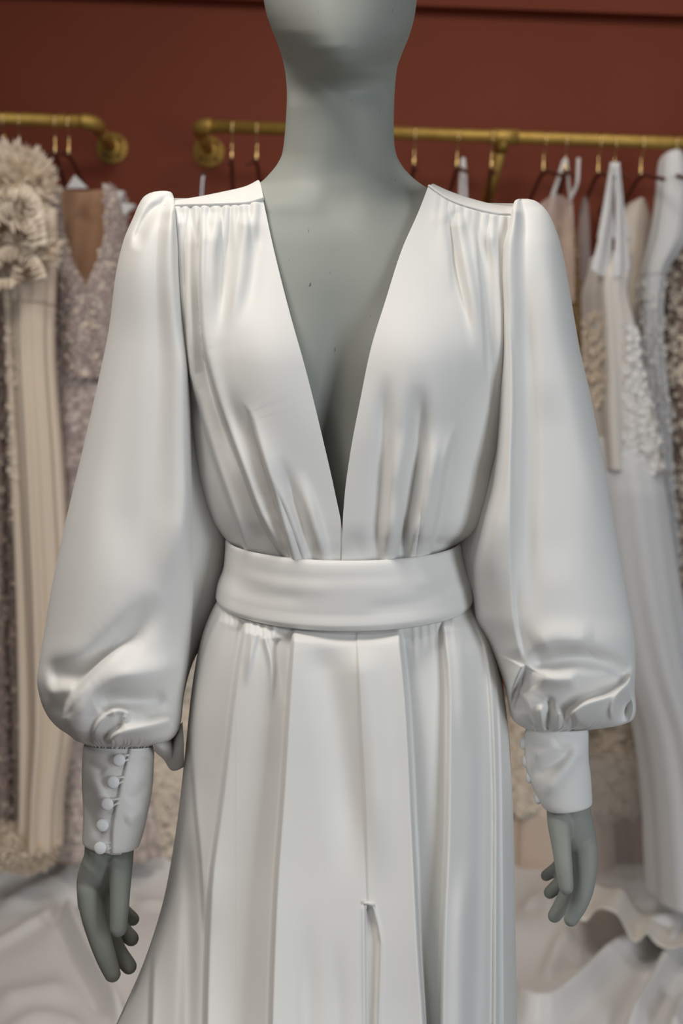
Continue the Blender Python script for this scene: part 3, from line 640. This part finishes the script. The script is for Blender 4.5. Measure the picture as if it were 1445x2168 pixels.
m.grid(V_); solid(m.build('under_flap', SATIN, cl), .0015)

# ------------------------------------------------------------------ brass rails
Z0 = float(at_y(300, 262, YR)[2])
def railx(px): return float(at_y(px, 262, YR)[0])
def flange(x, z, parent):
    b = MB(); b.lathe([(.045, .0), (.047, .002), (.047, .006), (.045, .009), (.027, .011), (.025, .026), (.021, .028)], (x, YW, z), (0, -1, 0), 32)
    f = b.build('flange', BRASS, parent)
    for i in range(4):
        a = math.pi / 4 + i * math.pi / 2; s = MB()
        s.lathe([(.0055, 0), (.0055, .0015), (.003, .0022)], (x + .034 * math.cos(a), YW - .0095, z + .034 * math.sin(a)), (0, -1, 0), 10); s.build('screw', ARM, f)
PR_ = .0172
xl_end, xr_end = railx(196), railx(424)
ra = thing('clothes_rail', 'short brass pipe rail at the left, ending in an elbow to a round wall flange', 'rail', (xl_end, YW, Z0), 'brass pipe clothes rails')
b = MB(); b.tube([(-1.6, YR, Z0), (xl_end - .03, YR, Z0)], PR_, 20); b.build('pipe', BRASS, ra)
b = MB(); b.tube([(xl_end + .03 - .06 * 1.0, YR, Z0)] + [(xl_end - .03 + .035 * math.sin(a), YR + .035 - .035 * math.cos(a), Z0) for a in np.linspace(0.05, math.pi / 2, 9)] + [(xl_end + .005, YR + .06, Z0)], .021, 20); b.build('elbow', BRASS, ra)
b = MB(); b.tube([(xl_end + .005, YR + .055, Z0), (xl_end + .005, YW - .01, Z0)], PR_, 20); b.build('pipe', BRASS, ra)
flange(xl_end + .005, Z0, ra)
rb = thing('clothes_rail', 'long brass pipe rail running behind the mannequin neck to the right edge', 'rail', (xr_end, YW, Z0), 'brass pipe clothes rails')
b = MB(); b.tube([(xr_end + .03, YR, Z0), (1.7, YR, Z0)], PR_, 20); b.build('pipe', BRASS, rb)
b = MB(); b.tube([(xr_end + .03, YR, Z0)] + [(xr_end + .03 - .035 * math.sin(a), YR + .035 - .035 * math.cos(a), Z0) for a in np.linspace(0.05, math.pi / 2, 9)] + [(xr_end - .005, YR + .06, Z0)], .021, 20); b.build('elbow', BRASS, rb)
b = MB(); b.tube([(xr_end - .005, YR + .055, Z0), (xr_end - .005, YW - .01, Z0)], PR_, 20); b.build('pipe', BRASS, rb)
flange(xr_end - .005, Z0, rb)
xt = float(at_y(1066, 280, YR)[0]); pw = at_y(1020, 465, YW - .02)
b = MB(); b.tube([(xt - .04, YR, Z0), (xt + .04, YR, Z0)], .021, 20); dv = pw - np.array([xt, YR, Z0])
b.tube([np.array([xt, YR, Z0]), np.array([xt, YR, Z0]) + dv * .14], .021, 20); b.build('tee', BRASS, rb)
b = MB(); b.tube([np.array([xt, YR, Z0]) + dv * .1, pw], PR_, 20); b.build('brace', BRASS, rb)
flange(float(pw[0]), float(pw[2]), rb)

# ------------------------------------------------------------------ hangers
def make_hanger(label, group):
    t = thing('clothes_hanger', label, 'hanger', (0, YR, Z0), group)
    o = np.array([0, YR, Z0]); r = PR_ + .003
    b = MB(); arc = [(0, r * math.cos(a), r * math.sin(a)) for a in np.linspace(math.radians(-20), math.radians(200), 18)]
    arc = [o + np.array(p) for p in arc]
    neck = [o + np.array(p) for p in ((0, -r * .96, -.012), (0, -r * .6, -.03), (0, 0, -.045), (0, 0, -.075))]
    b.tube(curve(arc + neck, 40), .0021, 8); b.build('hook', GOLD, t)
    b = MB(); b.lathe([(.003, 0), (.0048, .002), (.0048, .024), (.003, .027)], o + np.array([0, 0, -.095]), (0, 0, 1), 12); b.build('ferrule', GOLD, t)
    b = MB(); b.tube(curve([o + np.array(p) for p in ((0, -.2, -.155), (0, -.1, -.122), (0, -.015, -.097), (0, .015, -.097), (0, .1, -.122), (0, .2, -.155))], 26), .0055, 8); b.build('arm_bar', ARM, t)
    return t
hl = [(10, 'leftmost gold-hooked hanger on the left rail, above the feathered gown'), (42, 'gold-hooked hanger on the left rail, above the feather trim'),
      (118, 'second gold-hooked hanger from the left elbow, on the left rail'), (147, 'gold-hooked hanger nearest the left rail elbow, its brown arm bare'),
      (492, 'gold-hooked hanger nearest the middle wall flange, hanging empty'), (545, 'gold-hooked hanger hanging close to the left of the mannequin neck'),
      (878, 'gold-hooked hanger close to the right of the mannequin neck'), (969, 'gold-hooked hanger second to the right of the mannequin neck'), (1042, 'gold-hooked hanger just left of the rail brace'),
      (1152, 'gold-hooked hanger first to the right of the rail brace, its brown arm bare'), (1198, 'gold-hooked hanger second to the right of the rail brace'),
      (1268, 'gold-hooked hanger just left of the white strappy gown'), (1302, 'gold-hooked hanger carrying the white strappy gown with the full tulle skirt'), (1358, 'gold-hooked hanger carrying the cream satin gown'),
      (1428, 'rightmost gold-hooked hanger on the long rail')]
H0 = None
for i, (px, lab) in enumerate(hl):
    grp = 'gold-hooked hangers on the brass rails'
    if H0 is None:
        H0 = make_hanger(lab, grp); h = H0
    else:
        h = H0.copy(); COL.objects.link(h); h['label'] = lab
        for ch in H0.children:
            c = ch.copy(); COL.objects.link(c); c.parent = h
    py = 262 + (px - 300) * math.tan(ROLL)
    h.location = (float(at_y(px, py, YR)[0]), YR, Z0)
    h.rotation_euler = (0, 0, math.radians([-3, 4, 2, -5, 3, -2, 0, 3, -4, 5, -3, 2, -2, 4, 0][i]))

# ------------------------------------------------------------------ gowns on the rails
def hang_tube(rows, y0, rd, npl, amp, seed, nc=150, nr=110, bottom_wave=0.0, ph=0.0):
    """hanging cloth: rows (py, xl, xr) seen at plane y0, depth half-size rd"""
    R = np.array(rows, float); ys = np.linspace(R[0, 0], R[-1, 0], nr); th = np.linspace(0, 2 * math.pi, nc, endpoint=False); out = []
    rnd = random.Random(seed); p1, p2 = rnd.uniform(0, 6), rnd.uniform(0, 6)
    for y in ys:
        xl, xr = tab(y, np.stack([R[:, 0], R[:, 1]], 1)), tab(y, np.stack([R[:, 0], R[:, 2]], 1))
        a, b = at_y(xl, y, y0), at_y(xr, y, y0); s = (y - ys[0]) / (ys[-1] - ys[0])
        wob = 1 + amp * (.25 + .75 * s) * (np.sin(npl * th + p1 + .8 * math.sin(2 * s + p2)) + .45 * np.sin((npl * 2 - 1) * th + p2 + s))
        hw = (b[0] - a[0]) / 2; r = np.interp(s, [0, .12, 1], [rd * .75, rd, rd * 1.15])
        x = (a[0] + b[0]) / 2 + hw * np.sin(th + ph) * wob; yy = y0 - r * np.cos(th + ph) * wob
        z = np.maximum((a[2] + b[2]) / 2 + bottom_wave * s ** 6 * np.sin(9 * th), .012)
        out.append(np.stack([x, yy, np.broadcast_to(z, x.shape)], -1))
    return np.array(out)
def normals(V):
    du = np.roll(V, -1, 1) - np.roll(V, 1, 1); dv = np.gradient(V, axis=0); n = np.cross(du, dv)
    return n / (np.linalg.norm(n, axis=-1, keepdims=True) + 1e-12)
def flowers(P, N, size, seed, petals=5, curl=.35):
    """lace motifs: five little cupped petals each"""
    rnd = np.random.RandomState(seed); b = MB(); vs, fs, k = [], [], 0
    for p, nrm in zip(P, N):
        s = .62 * size * rnd.uniform(.55, 1.25); a = np.cross(nrm, [0, 0, 1.0]); a /= np.linalg.norm(a) + 1e-9; c = np.cross(nrm, a); r0 = rnd.uniform(0, 6.28)
        for q in range(petals):
            t = r0 + q * 2 * math.pi / petals; d = math.cos(t) * a + math.sin(t) * c; e = -math.sin(t) * a + math.cos(t) * c
            o = p + nrm * .0015
            vs += [o, o + s * (.55 * d + .32 * e) + nrm * s * curl * .5, o + s * d + nrm * s * curl, o + s * (.55 * d - .32 * e) + nrm * s * curl * .5]
            fs += [(k, k + 1, k + 2), (k, k + 2, k + 3)]; k += 4
    return np.array(vs), fs
def on_surface(V, n, seed, y0=None, y1=None, x0=None, x1=None, dens=None):
    rnd = np.random.RandomState(seed); N = normals(V)
    to = CAM - V; facing = (N * to).sum(-1)
    if facing.mean() < -1e9: pass
    ctr = V.mean(1, keepdims=True); outw = ((V - ctr) * N).sum(-1); N = np.where((outw.mean() < 0), -N, N); facing = (N * to).sum(-1)
    px, py = proj(V); k = facing > 0
    if y0 is not None: k &= (py > y0) & (py < y1)
    if x0 is not None: k &= (px > x0) & (px < x1)
    idx = np.argwhere(k)
    if not len(idx): return np.zeros((0, 3)), np.zeros((0, 3))
    n = int(n * 1.7); s = idx[rnd.randint(0, len(idx), n)]
    return V[s[:, 0], s[:, 1]] + rnd.normal(0, .003, (n, 3)), N[s[:, 0], s[:, 1]]
def stuff(name, vf, m, parent):
    o = obj(name, vf[0], vf[1], m, parent, False); o['kind'] = 'stuff'; return o
def hung(name, label, rows, y0, rd, npl, amp, m, seed, waist=None, **kw):
    V = hang_tube(rows, y0, rd, npl, amp, seed, **kw)
    c = V[-1].mean(0); t = thing(name, label, 'dress', (c[0], c[1], 0.0), 'bridal gowns hanging on the rails')
    _, py = proj(V[:, 0]); k = len(V) - 1 if waist is None else int(np.argmin(np.abs(py - waist)))
    if k > 2: solid(obj('bodice' if waist else 'gown_body', V[:k + 1], grid_faces(k + 1, V.shape[1], True), m, t), .0015)
    if waist: solid(obj('skirt', V[k:], grid_faces(len(V) - k, V.shape[1], True), m if not isinstance(m, tuple) else m[1], t), .0015)
    return t, V
def strap(t, pts, y0, r, m, n=20, flat=1.0):
    P = np.array([at_y(p[0], p[1], y0 + (p[2] if len(p) > 2 else 0)) for p in pts]); b = MB(); b.tube(curve(P, n), r, 8); return b.build('strap', m, t)
# -- left side
t, V = hung('lace_gown', 'mauve lace gown at the left edge of the picture, behind the feathered one', [(520, -90, 10), (700, -100, 20), (1000, -110, 34), (1300, -120, 42), (1600, -130, 55), (1770, -140, 60)], 2.1, .12, 9, .09, MLACE, 1, waist=900)
stuff('lace_applique', flowers(*on_surface(V, 900, 2, 600, 1780), .022, 3), FLOWERM, t)
stuff('lace_motif', flowers(*on_surface(V, 500, 12, 600, 1780), .018, 13), FLOWER, t)
t, V = hung('ruffled_gown', 'ivory chiffon gown with a feathery ruffled collar, hanging at far left', [(440, -40, 118), (590, 5, 116), (700, 14, 113), (1000, 28, 132), (1300, 42, 147), (1500, 48, 152), (1700, 52, 128), (1790, 50, 125)], 1.82, .08, 8, .13, IVORY, 4, waist=640)
rnd = random.Random(5)
def ruffle(path, width, nwave, amp, y0, seed, outx=0.0):
    """gathered frill along a path"""
    n = 160; c = curve(path, n); r_ = random.Random(seed); ph = r_.uniform(0, 6); rows = []
    T = np.gradient(c, axis=0); T /= np.linalg.norm(T, axis=1)[:, None]; Nn = np.stack([T[:, 1], -T[:, 0]], -1)
    u = np.linspace(0, 1, n)
    for s in np.linspace(0, 1, 10):
        w = width * s * (1 + .2 * np.sin(u * 37 + ph))
        off = amp * s * np.sin(u * nwave * 2 * math.pi + ph + .6 * np.sin(u * 23))
        p = c + Nn * (w * (1 + .12 * np.sin(u * nwave * 4 * math.pi)))[:, None]
        rows.append(at_y(p[:, 0], p[:, 1], y0 - .02 * s + off))
    return np.array(rows)
for i, (path, wd_, nw, y0) in enumerate([([(-40, 450), (0, 400), (45, 385), (80, 415), (100, 460)], -38, 16, 1.72), ([(-40, 480), (10, 430), (60, 420), (95, 470), (100, 520)], -34, 16, 1.68),
        ([(20, 400), (50, 400), (75, 430), (60, 470), (30, 470), (28, 440)], -22, 13, 1.66), ([(15, 470), (50, 460), (80, 490), (75, 530), (45, 540)], -26, 12, 1.65), ([(-20, 540), (20, 520), (60, 530), (90, 560), (100, 590)], -30, 14, 1.67),
        ([(-30, 560), (-10, 590), (20, 590), (28, 560)], -22, 9, 1.66)]):
    Vr = ruffle(path, wd_, nw, .022, y0, i); m = FLOWER if i % 2 else IVORY
    solid(obj('ruffle', Vr, grid_faces(*Vr.shape[:2]), FLOWER, t), .001)
def tuft(cx, cy, rx, ry, y0, n, ln, seed):
    r_ = np.random.RandomState(seed); vs, fs, k = [], [], 0
    for i in range(n):
        a = r_.uniform(0, 6.28); q = math.sqrt(r_.uniform(0, 1)); px, py = cx + rx * q * math.cos(a), cy + ry * q * math.sin(a)
        o = at_y(px, py, y0 + .08 * q * q + r_.normal(0, .008)); d = np.array([math.cos(a) * (.3 + q), -.8 + r_.normal(0, .4), -math.sin(a) * (.3 + q) + .2]) + r_.normal(0, .35, 3); d /= np.linalg.norm(d)
        e = np.cross(d, r_.normal(0, 1, 3)); e /= np.linalg.norm(e); L = ln * r_.uniform(.6, 1.3)
        vs += [o, o + d * L * .5 + e * L * .16, o + d * L, o + d * L * .5 - e * L * .16]; fs += [(k, k + 1, k + 2, k + 3)]; k += 4
    return np.array(vs), fs
stuff('feather_trim', tuft(28, 392, 72, 62, 1.74, 1500, .042, 7), FLOWER, t)
stuff('feather_tuft', tuft(58, 520, 50, 60, 1.70, 900, .04, 8), FLOWER, t)
stuff('beaded_edge', flowers(*on_surface(V, 150, 9, 690, 1120, 12, 38), .014, 10), FLOWER, t)
stuff('lace_hem', tuft(50, 1795, 68, 50, 1.74, 2200, .018, 14), FLOWER, t)
# V-necked embroidered gown, front towards the room
t = thing('embroidered_gown', 'silvery embroidered V-neck gown with nude lining, between the ruffled gown and the satin sleeve', 'dress', (-.6, 2.0, 0), 'bridal gowns hanging on the rails')
def panel(E, Sd, T, B, yE, yS, nu=40, nv=70, wav=.0):
    P = coons(E, Sd, T, B, nu, nv); u = np.linspace(0, 1, nu)[None]; v = np.linspace(0, 1, nv)[:, None]
    return at_y(P[..., 0], P[..., 1], yE + (yS - yE) * u ** 2 + wav * np.sin(u * 9 + v * 2))
A = panel([(128, 392), (131, 450), (140, 510), (158, 565), (183, 612), (190, 700), (196, 800)], [(70, 410), (78, 500), (86, 600), (92, 700), (95, 800)], [(128, 392), (100, 398), (70, 410)], [(196, 800), (150, 800), (95, 800)], 1.93, 2.02, wav=.006)
B = panel([(216, 386), (223, 430), (222, 480), (208, 545), (183, 612), (190, 700), (196, 800)], [(272, 430), (268, 500), (262, 600), (256, 700), (252, 800)], [(216, 386), (245, 405), (272, 430)], [(196, 800), (225, 800), (252, 800)], 1.93, 2.02, wav=.006)
for P_ in (A, B): solid(obj('bodice_front', P_, grid_faces(*P_.shape[:2]), SLACE, t), .001)
C_ = panel([(96, 392), (100, 480), (105, 640)], [(224, 400), (226, 500), (225, 640)], [(110, 392), (170, 405), (224, 400)], [(105, 640), (160, 640), (225, 640)], 2.10, 2.10, wav=.012)
solid(obj('nude_lining', C_, grid_faces(*C_.shape[:2]), NUDE, t), .001)
V = hang_tube([(800, 95, 252), (1000, 100, 250), (1300, 105, 270), (1600, 90, 300), (1810, 85, 330)], 2.01, .07, 9, .07, 6)
solid(obj('skirt', V, grid_faces(*V.shape[:2], closed=True), SLACE, t), .001)
def scat(P_, n, seed):
    r_ = np.random.RandomState(seed); a = P_.reshape(-1, 3)[r_.randint(0, P_.shape[0] * P_.shape[1], n)]; return a + r_.normal(0, .002, (n, 3)) - np.array([0, .004, 0]), np.tile([0, -1.0, 0], (n, 1))
stuff('embroidery', flowers(*scat(A, 420, 1), .014, 2, 4), FLOWERM, t); stuff('embroidery', flowers(*scat(B, 420, 3), .014, 4, 4), FLOWERM, t)
stuff('thread_flower', flowers(*scat(A, 200, 5), .010, 6, 5), FLOWER, t); stuff('thread_flower', flowers(*scat(B, 200, 7), .010, 8, 5), FLOWER, t)
stuff('skirt_embroidery', flowers(*on_surface(V, 700, 11, 790, 1300), .015, 12, 4), FLOWERM, t)
for tri in ([(140, 398), (158, 370), (186, 398)], [(232, 402), (262, 404), (250, 432)], [(255, 430), (285, 432), (262, 455)]):
    p = np.array([at_y(x, y, 1.95) for x, y in tri]); q = p + np.array([0, .006, .0]); q[1] += np.array([0, .03, 0])
    m_ = MB(); m_.add(np.concatenate([p, q]), [(0, 1, 2), (5, 4, 3), (0, 3, 4, 1), (1, 4, 5, 2), (2, 5, 3, 0)]); m_.build('net_collar', TULLE, t, False)
t, V = hung('lace_skirt_gown', 'ivory patterned lace gown seen between the left cuff and the satin skirt', [(520, 290, 400), (900, 270, 420), (1300, 200, 440), (1600, 130, 450), (1810, 100, 460)], 2.19, .08, 8, .08, LACE, 21, waist=900)
b_ = MB(); b_.tube(curve([at_y(x, y, 2.12) for x, y in ((396, 540), (424, 450), (430, 365))], 12), .006, 8); b_.build('strap', CHROME, t)
stuff('lace_applique', flowers(*on_surface(V, 700, 22, 1500, 1815), .03, 23), FLOWER, t)
stuff('lace_hem', tuft(160, 1795, 55, 30, 1.95, 1200, .018, 24), FLOWER, t)
# -- right side
t, V = hung('beaded_gown', 'gold beaded gown peeking out behind the right satin sleeve', [(468, 1178, 1200), (490, 1160, 1216), (600, 1150, 1222), (800, 1140, 1230), (1200, 1120, 1240), (1500, 1110, 1250)], 2.08, .055, 7, .06, GOLDLACE, 31, waist=760)
stuff('beading', flowers(*on_surface(V, 500, 32, 470, 800), .012, 33), GOLD, t)
for p in ([(1150, 480), (1170, 420), (1196, 335)], [(1212, 480), (1206, 420), (1198, 335)]): strap(t, p, 2.05, .004, TULLE)
t = thing('sheer_top', 'sheer blush net top on thin straps, above the gold beaded gown', 'dress', (.55, 2.0, 0.0), 'bridal gowns hanging on the rails')
P_ = panel([(1130, 440), (1125, 520), (1120, 640)], [(1212, 430), (1215, 520), (1216, 640)], [(1130, 440), (1180, 412), (1212, 430)], [(1120, 640), (1170, 645), (1216, 640)], 1.97, 1.97, wav=.01)
solid(obj('net_panel', P_, grid_faces(*P_.shape[:2]), mat('blush_net', (.62, .50, .45), .7, .2, alpha=.5), t), .001)
for p in ([(1165, 425), (1180, 380), (1193, 340)], [(1205, 425), (1222, 380), (1224, 335)]): strap(t, p, 1.97, .005, TULLE)
t = thing('net_gown', 'narrow pale net gown between the gold beaded and white strappy gowns', 'dress', (.6, 2.1, 0.0), 'bridal gowns hanging on the rails')
V = hang_tube([(418, 1234, 1240), (440, 1228, 1246), (560, 1218, 1250), (900, 1210, 1262), (1400, 1200, 1280)], 2.155, .02, 6, .08, 41); obj('gown_body', V, grid_faces(*V.shape[:2], closed=True), TULLE2, t)
t = thing('strappy_gown', 'white gown on spaghetti straps with wide tulle skirt falling at right', 'dress', (.75, 1.8, 0.0), 'bridal gowns hanging on the rails')
V = hang_tube([(548, 1250, 1332), (575, 1246, 1330), (632, 1234, 1322), (698, 1236, 1338), (804, 1238, 1355), (882, 1232, 1380), (1000, 1235, 1400)], 1.86, .13, 6, .10, 42)
solid(obj('bodice', V, grid_faces(*V.shape[:2], closed=True), mat('pale_satin', (.72, .68, .63), .5, .4, alpha=.82), t), .001)
stuff('lace_applique', flowers(*on_surface(V, 260, 43, 690, 1000, 1325, 1400), .020, 44), FLOWERW, t); stuff('lace_motif', flowers(*on_surface(V, 120, 45, 660, 860, 1236, 1280), .020, 46), FLOWER, t)
V2 = hang_tube([(930, 1232, 1390), (1200, 1258, 1430), (1400, 1300, 1462), (1550, 1345, 1500), (1700, 1364, 1530), (1895, 1374, 1560)], 1.84, .15, 7, .05, 47, nc=220)
solid(obj('skirt', V2, grid_faces(*V2.shape[:2], closed=True), TULLE, t), .001)
V3 = hang_tube([(930, 1240, 1384), (1200, 1268, 1424), (1400, 1310, 1456), (1550, 1352, 1494), (1700, 1370, 1520), (1850, 1382, 1550)], 1.85, .12, 6, .06, 48)
obj('underskirt', V3, grid_faces(*V3.shape[:2], closed=True), TULLE, t)
for i_, (E_, S_, T_, B_) in enumerate((([(1292, 350), (1280, 440), (1250, 570)], [(1299, 350), (1296, 440), (1294, 590)], [(1292, 350), (1299, 350)], [(1250, 570), (1272, 585), (1294, 590)]),
                                      ([(1301, 350), (1304, 440), (1296, 590)], [(1308, 350), (1318, 440), (1334, 570)], [(1301, 350), (1308, 350)], [(1296, 590), (1315, 585), (1334, 570)]))):
    P_ = panel(E_, S_, T_, B_, 1.73, 1.76, 24, 50, wav=.004); solid(obj('cup', P_, grid_faces(*P_.shape[:2]), TULLE, t), .001)
for p in ([(1268, 505), (1280, 440), (1296, 345)], [(1298, 505), (1292, 440), (1300, 345)], [(1330, 510), (1316, 440), (1306, 345)], [(1285, 525), (1305, 440), (1303, 345)]): strap(t, p, 1.86 if p[0][0] != 1285 else 1.9, .0065, TULLE)
t, V = hung('satin_gown', 'plain cream satin gown hanging behind the white strappy gown', [(424, 1346, 1360), (436, 1326, 1368), (470, 1314, 1374), (600, 1306, 1366), (800, 1296, 1372), (1100, 1290, 1395), (1500, 1280, 1420)], 2.165, .04, 5, .07, CREAM, 51, waist=720)
t, V = hung('tulle_gown', 'white tulle gown with gathered net bodice and lace skirt near the right edge', [(326, 1408, 1440), (340, 1396, 1446), (420, 1388, 1455), (500, 1376, 1450), (590, 1354, 1404), (700, 1346, 1398), (850, 1352, 1410), (1000, 1372, 1418), (1200, 1402, 1432)], 2.06, .055, 7, .10, TULLE, 52, waist=580)
stuff('lace_applique', flowers(*on_surface(V, 260, 53, 600, 1200), .018, 54), FLOWERW, t)
V = hang_tube([(330, 1412, 1438), (420, 1400, 1448), (500, 1390, 1446), (600, 1362, 1398), (900, 1360, 1402), (1200, 1406, 1428)], 2.06, .035, 6, .08, 55); obj('lining', V, grid_faces(*V.shape[:2], closed=True), TULLE, t)
t, V = hung('taupe_gown', 'dark taupe lace gown at the right edge of the picture', [(520, 1398, 1520), (700, 1394, 1520), (1000, 1402, 1520), (1400, 1415, 1540), (1800, 1420, 1560)], 2.20, .07, 8, .08, TAUPE, 61, waist=800)
stuff('lace_applique', flowers(*on_surface(V, 700, 62, 530, 1500), .020, 63), FLOWER, t)
t, V = hung('scalloped_gown', 'ivory lace gown with scalloped hem, seen behind the right cuff', [(700, 1120, 1240), (1200, 1100, 1290), (1500, 1075, 1330), (1700, 1070, 1345), (1725, 1070, 1346)], 2.20, .05, 7, .06, LACE, 71, waist=900, bottom_wave=.012)
stuff('lace_applique', flowers(*on_surface(V, 500, 72, 1520, 1720), .028, 73), FLOWER, t)
V = hang_tube([(1300, 1095, 1270), (1600, 1085, 1300), (1940, 1075, 1300)], 2.20, .05, 5, .06, 74); obj('underskirt', V, grid_faces(*V.shape[:2], closed=True), PEACH, t)
V = hang_tube([(1600, 1180, 1345), (1760, 1215, 1368), (1870, 1240, 1378)], 2.06, .06, 8, .12, 75); obj('net_layer', V, grid_faces(*V.shape[:2], closed=True), TULLE2, t)
t = thing('strap_hanger_loop', 'white ribbon loop hanging from the rail right of the neck', 'ribbon', (.28, 2.0, 1.9))
P = [at_y(x, y, 2.05) for x, y in ((974, 430), (975, 380), (980, 334), (984, 380), (985, 430))]; b = MB(); b.tube(curve(P, 20), .005, 8); b.build('ribbon', TULLE, t)

# ------------------------------------------------------------------ satin cloth heaped over the floor
nx, ny = 420, 190
gx = np.linspace(-1.25, 1.25, nx)[None].repeat(ny, 0); gy = np.linspace(YW - .03, .75, ny)[:, None].repeat(nx, 1)
base = np.stack([gx, gy, np.full_like(gx, .05)], -1); FX, FY = proj(base)
CF = [('r', [(-40, 1905), (60, 1885), (120, 1872), (180, 1840), (330, 1820)], 16, .030), ('r', [(60, 1920), (110, 1925), (140, 1895), (170, 1890), (330, 1900)], 10, -.020), ('b', 90, 1840, 80, 22, -8, .04), ('b', 300, 1835, 60, 22, 0, .035),
      ('r', [(132, 1900), (160, 1960), (200, 2030), (245, 2110), (270, 2168)], 13, .034, {'fi': .1}), ('r', [(112, 1910), (140, 1975), (180, 2050), (225, 2130)], 14, -.014),
      ('r', [(-40, 1990), (60, 1935), (130, 1905)], 11, .014), ('r', [(150, 1890), (240, 1890), (330, 1905), (400, 1930)], 9, .014), ('r', [(-20, 2100), (80, 2080), (160, 2060)], 24, .012), ('r', [(-20, 2200), (90, 2140), (200, 2168)], 24, .014),
      ('r', [(1085, 2080), (1110, 2130), (1150, 2140), (1215, 2100), (1290, 2020), (1370, 1975), (1460, 1950)], 15, .045, {'fi': .05, 'fo': .05}), ('r', [(1090, 2060), (1150, 2110), (1200, 2080), (1280, 1995), (1350, 1955)], 14, -.02),
      ('r', [(1310, 2190), (1360, 2110), (1400, 2040), (1430, 1985), (1470, 1950)], 14, .04), ('r', [(1290, 2168), (1340, 2090), (1380, 2020)], 16, -.016), ('r', [(1420, 2180), (1450, 2080)], 16, .03),
      ('b', 1180, 1900, 60, 34, 20, .04), ('r', [(1150, 2050), (1180, 1990), (1215, 1950)], 16, .014), ('r', [(1210, 2010), (1240, 1985), (1290, 1990)], 12, .014), ('b', 1290, 1930, 50, 24, 25, .035),
      ('r', [(1100, 1920), (1130, 1905), (1180, 1925)], 10, .012), ('b', 700, 1950, 300, 60, 0, .05)]
Hc = .02 + 1.35 * folds(FX, FY, CF) + .05 * smooth((gy - 1.9) / .35) * smooth((2.30 - gy) / .05)
rs = np.random.RandomState(4)
for i in range(40):
    a, kx, ky, p = rs.uniform(.0006, .0018), rs.uniform(-22, 22), rs.uniform(-16, 16), rs.uniform(0, 6)
    Hc += a * np.sin(gx * kx + gy * ky + p)
V_ = np.stack([gx, gy, np.maximum(Hc, .004)], -1)
o = solid(obj('satin_cloth', V_, grid_faces(ny, nx, flip=False), mat('floor_satin', (.80, .79, .78), .38, .5, bump=(60, .06, .004)), None), .002)
tag(o, 'crumpled white satin cloth spread over the floor behind the mannequin', 'cloth')
# ruffled organza strip lying on the cloth at right
n = 200; c = curve([(1210, 1880), (1262, 1872), (1310, 1890), (1350, 1925), (1400, 1945), (1470, 1945)], n); u = np.linspace(0, 1, n); rows = []
for s in np.linspace(0, 1, 14):
    px = c[:, 0] - 4 * s + 5 * s * np.sin(u * 15); py = c[:, 1] - 6 + s * (62 + 9 * np.sin(u * 15) + 5 * np.sin(u * 27))
    p = at_y(px, py, 1.86 - .28 * s); rows.append(p + np.stack([0 * u, -.007 * (.4 + s) * np.sin(u * 24), .010 * np.sin(u * 19 + s * 2)], -1))
Vr = np.array(rows); tag(solid(obj('organza_frill', Vr, grid_faces(*Vr.shape[:2]), mat('cream_organza', (.78, .74, .68), .6, .3)), .001), 'gathered cream organza frill lying on the satin cloth below the right hand', 'frill')
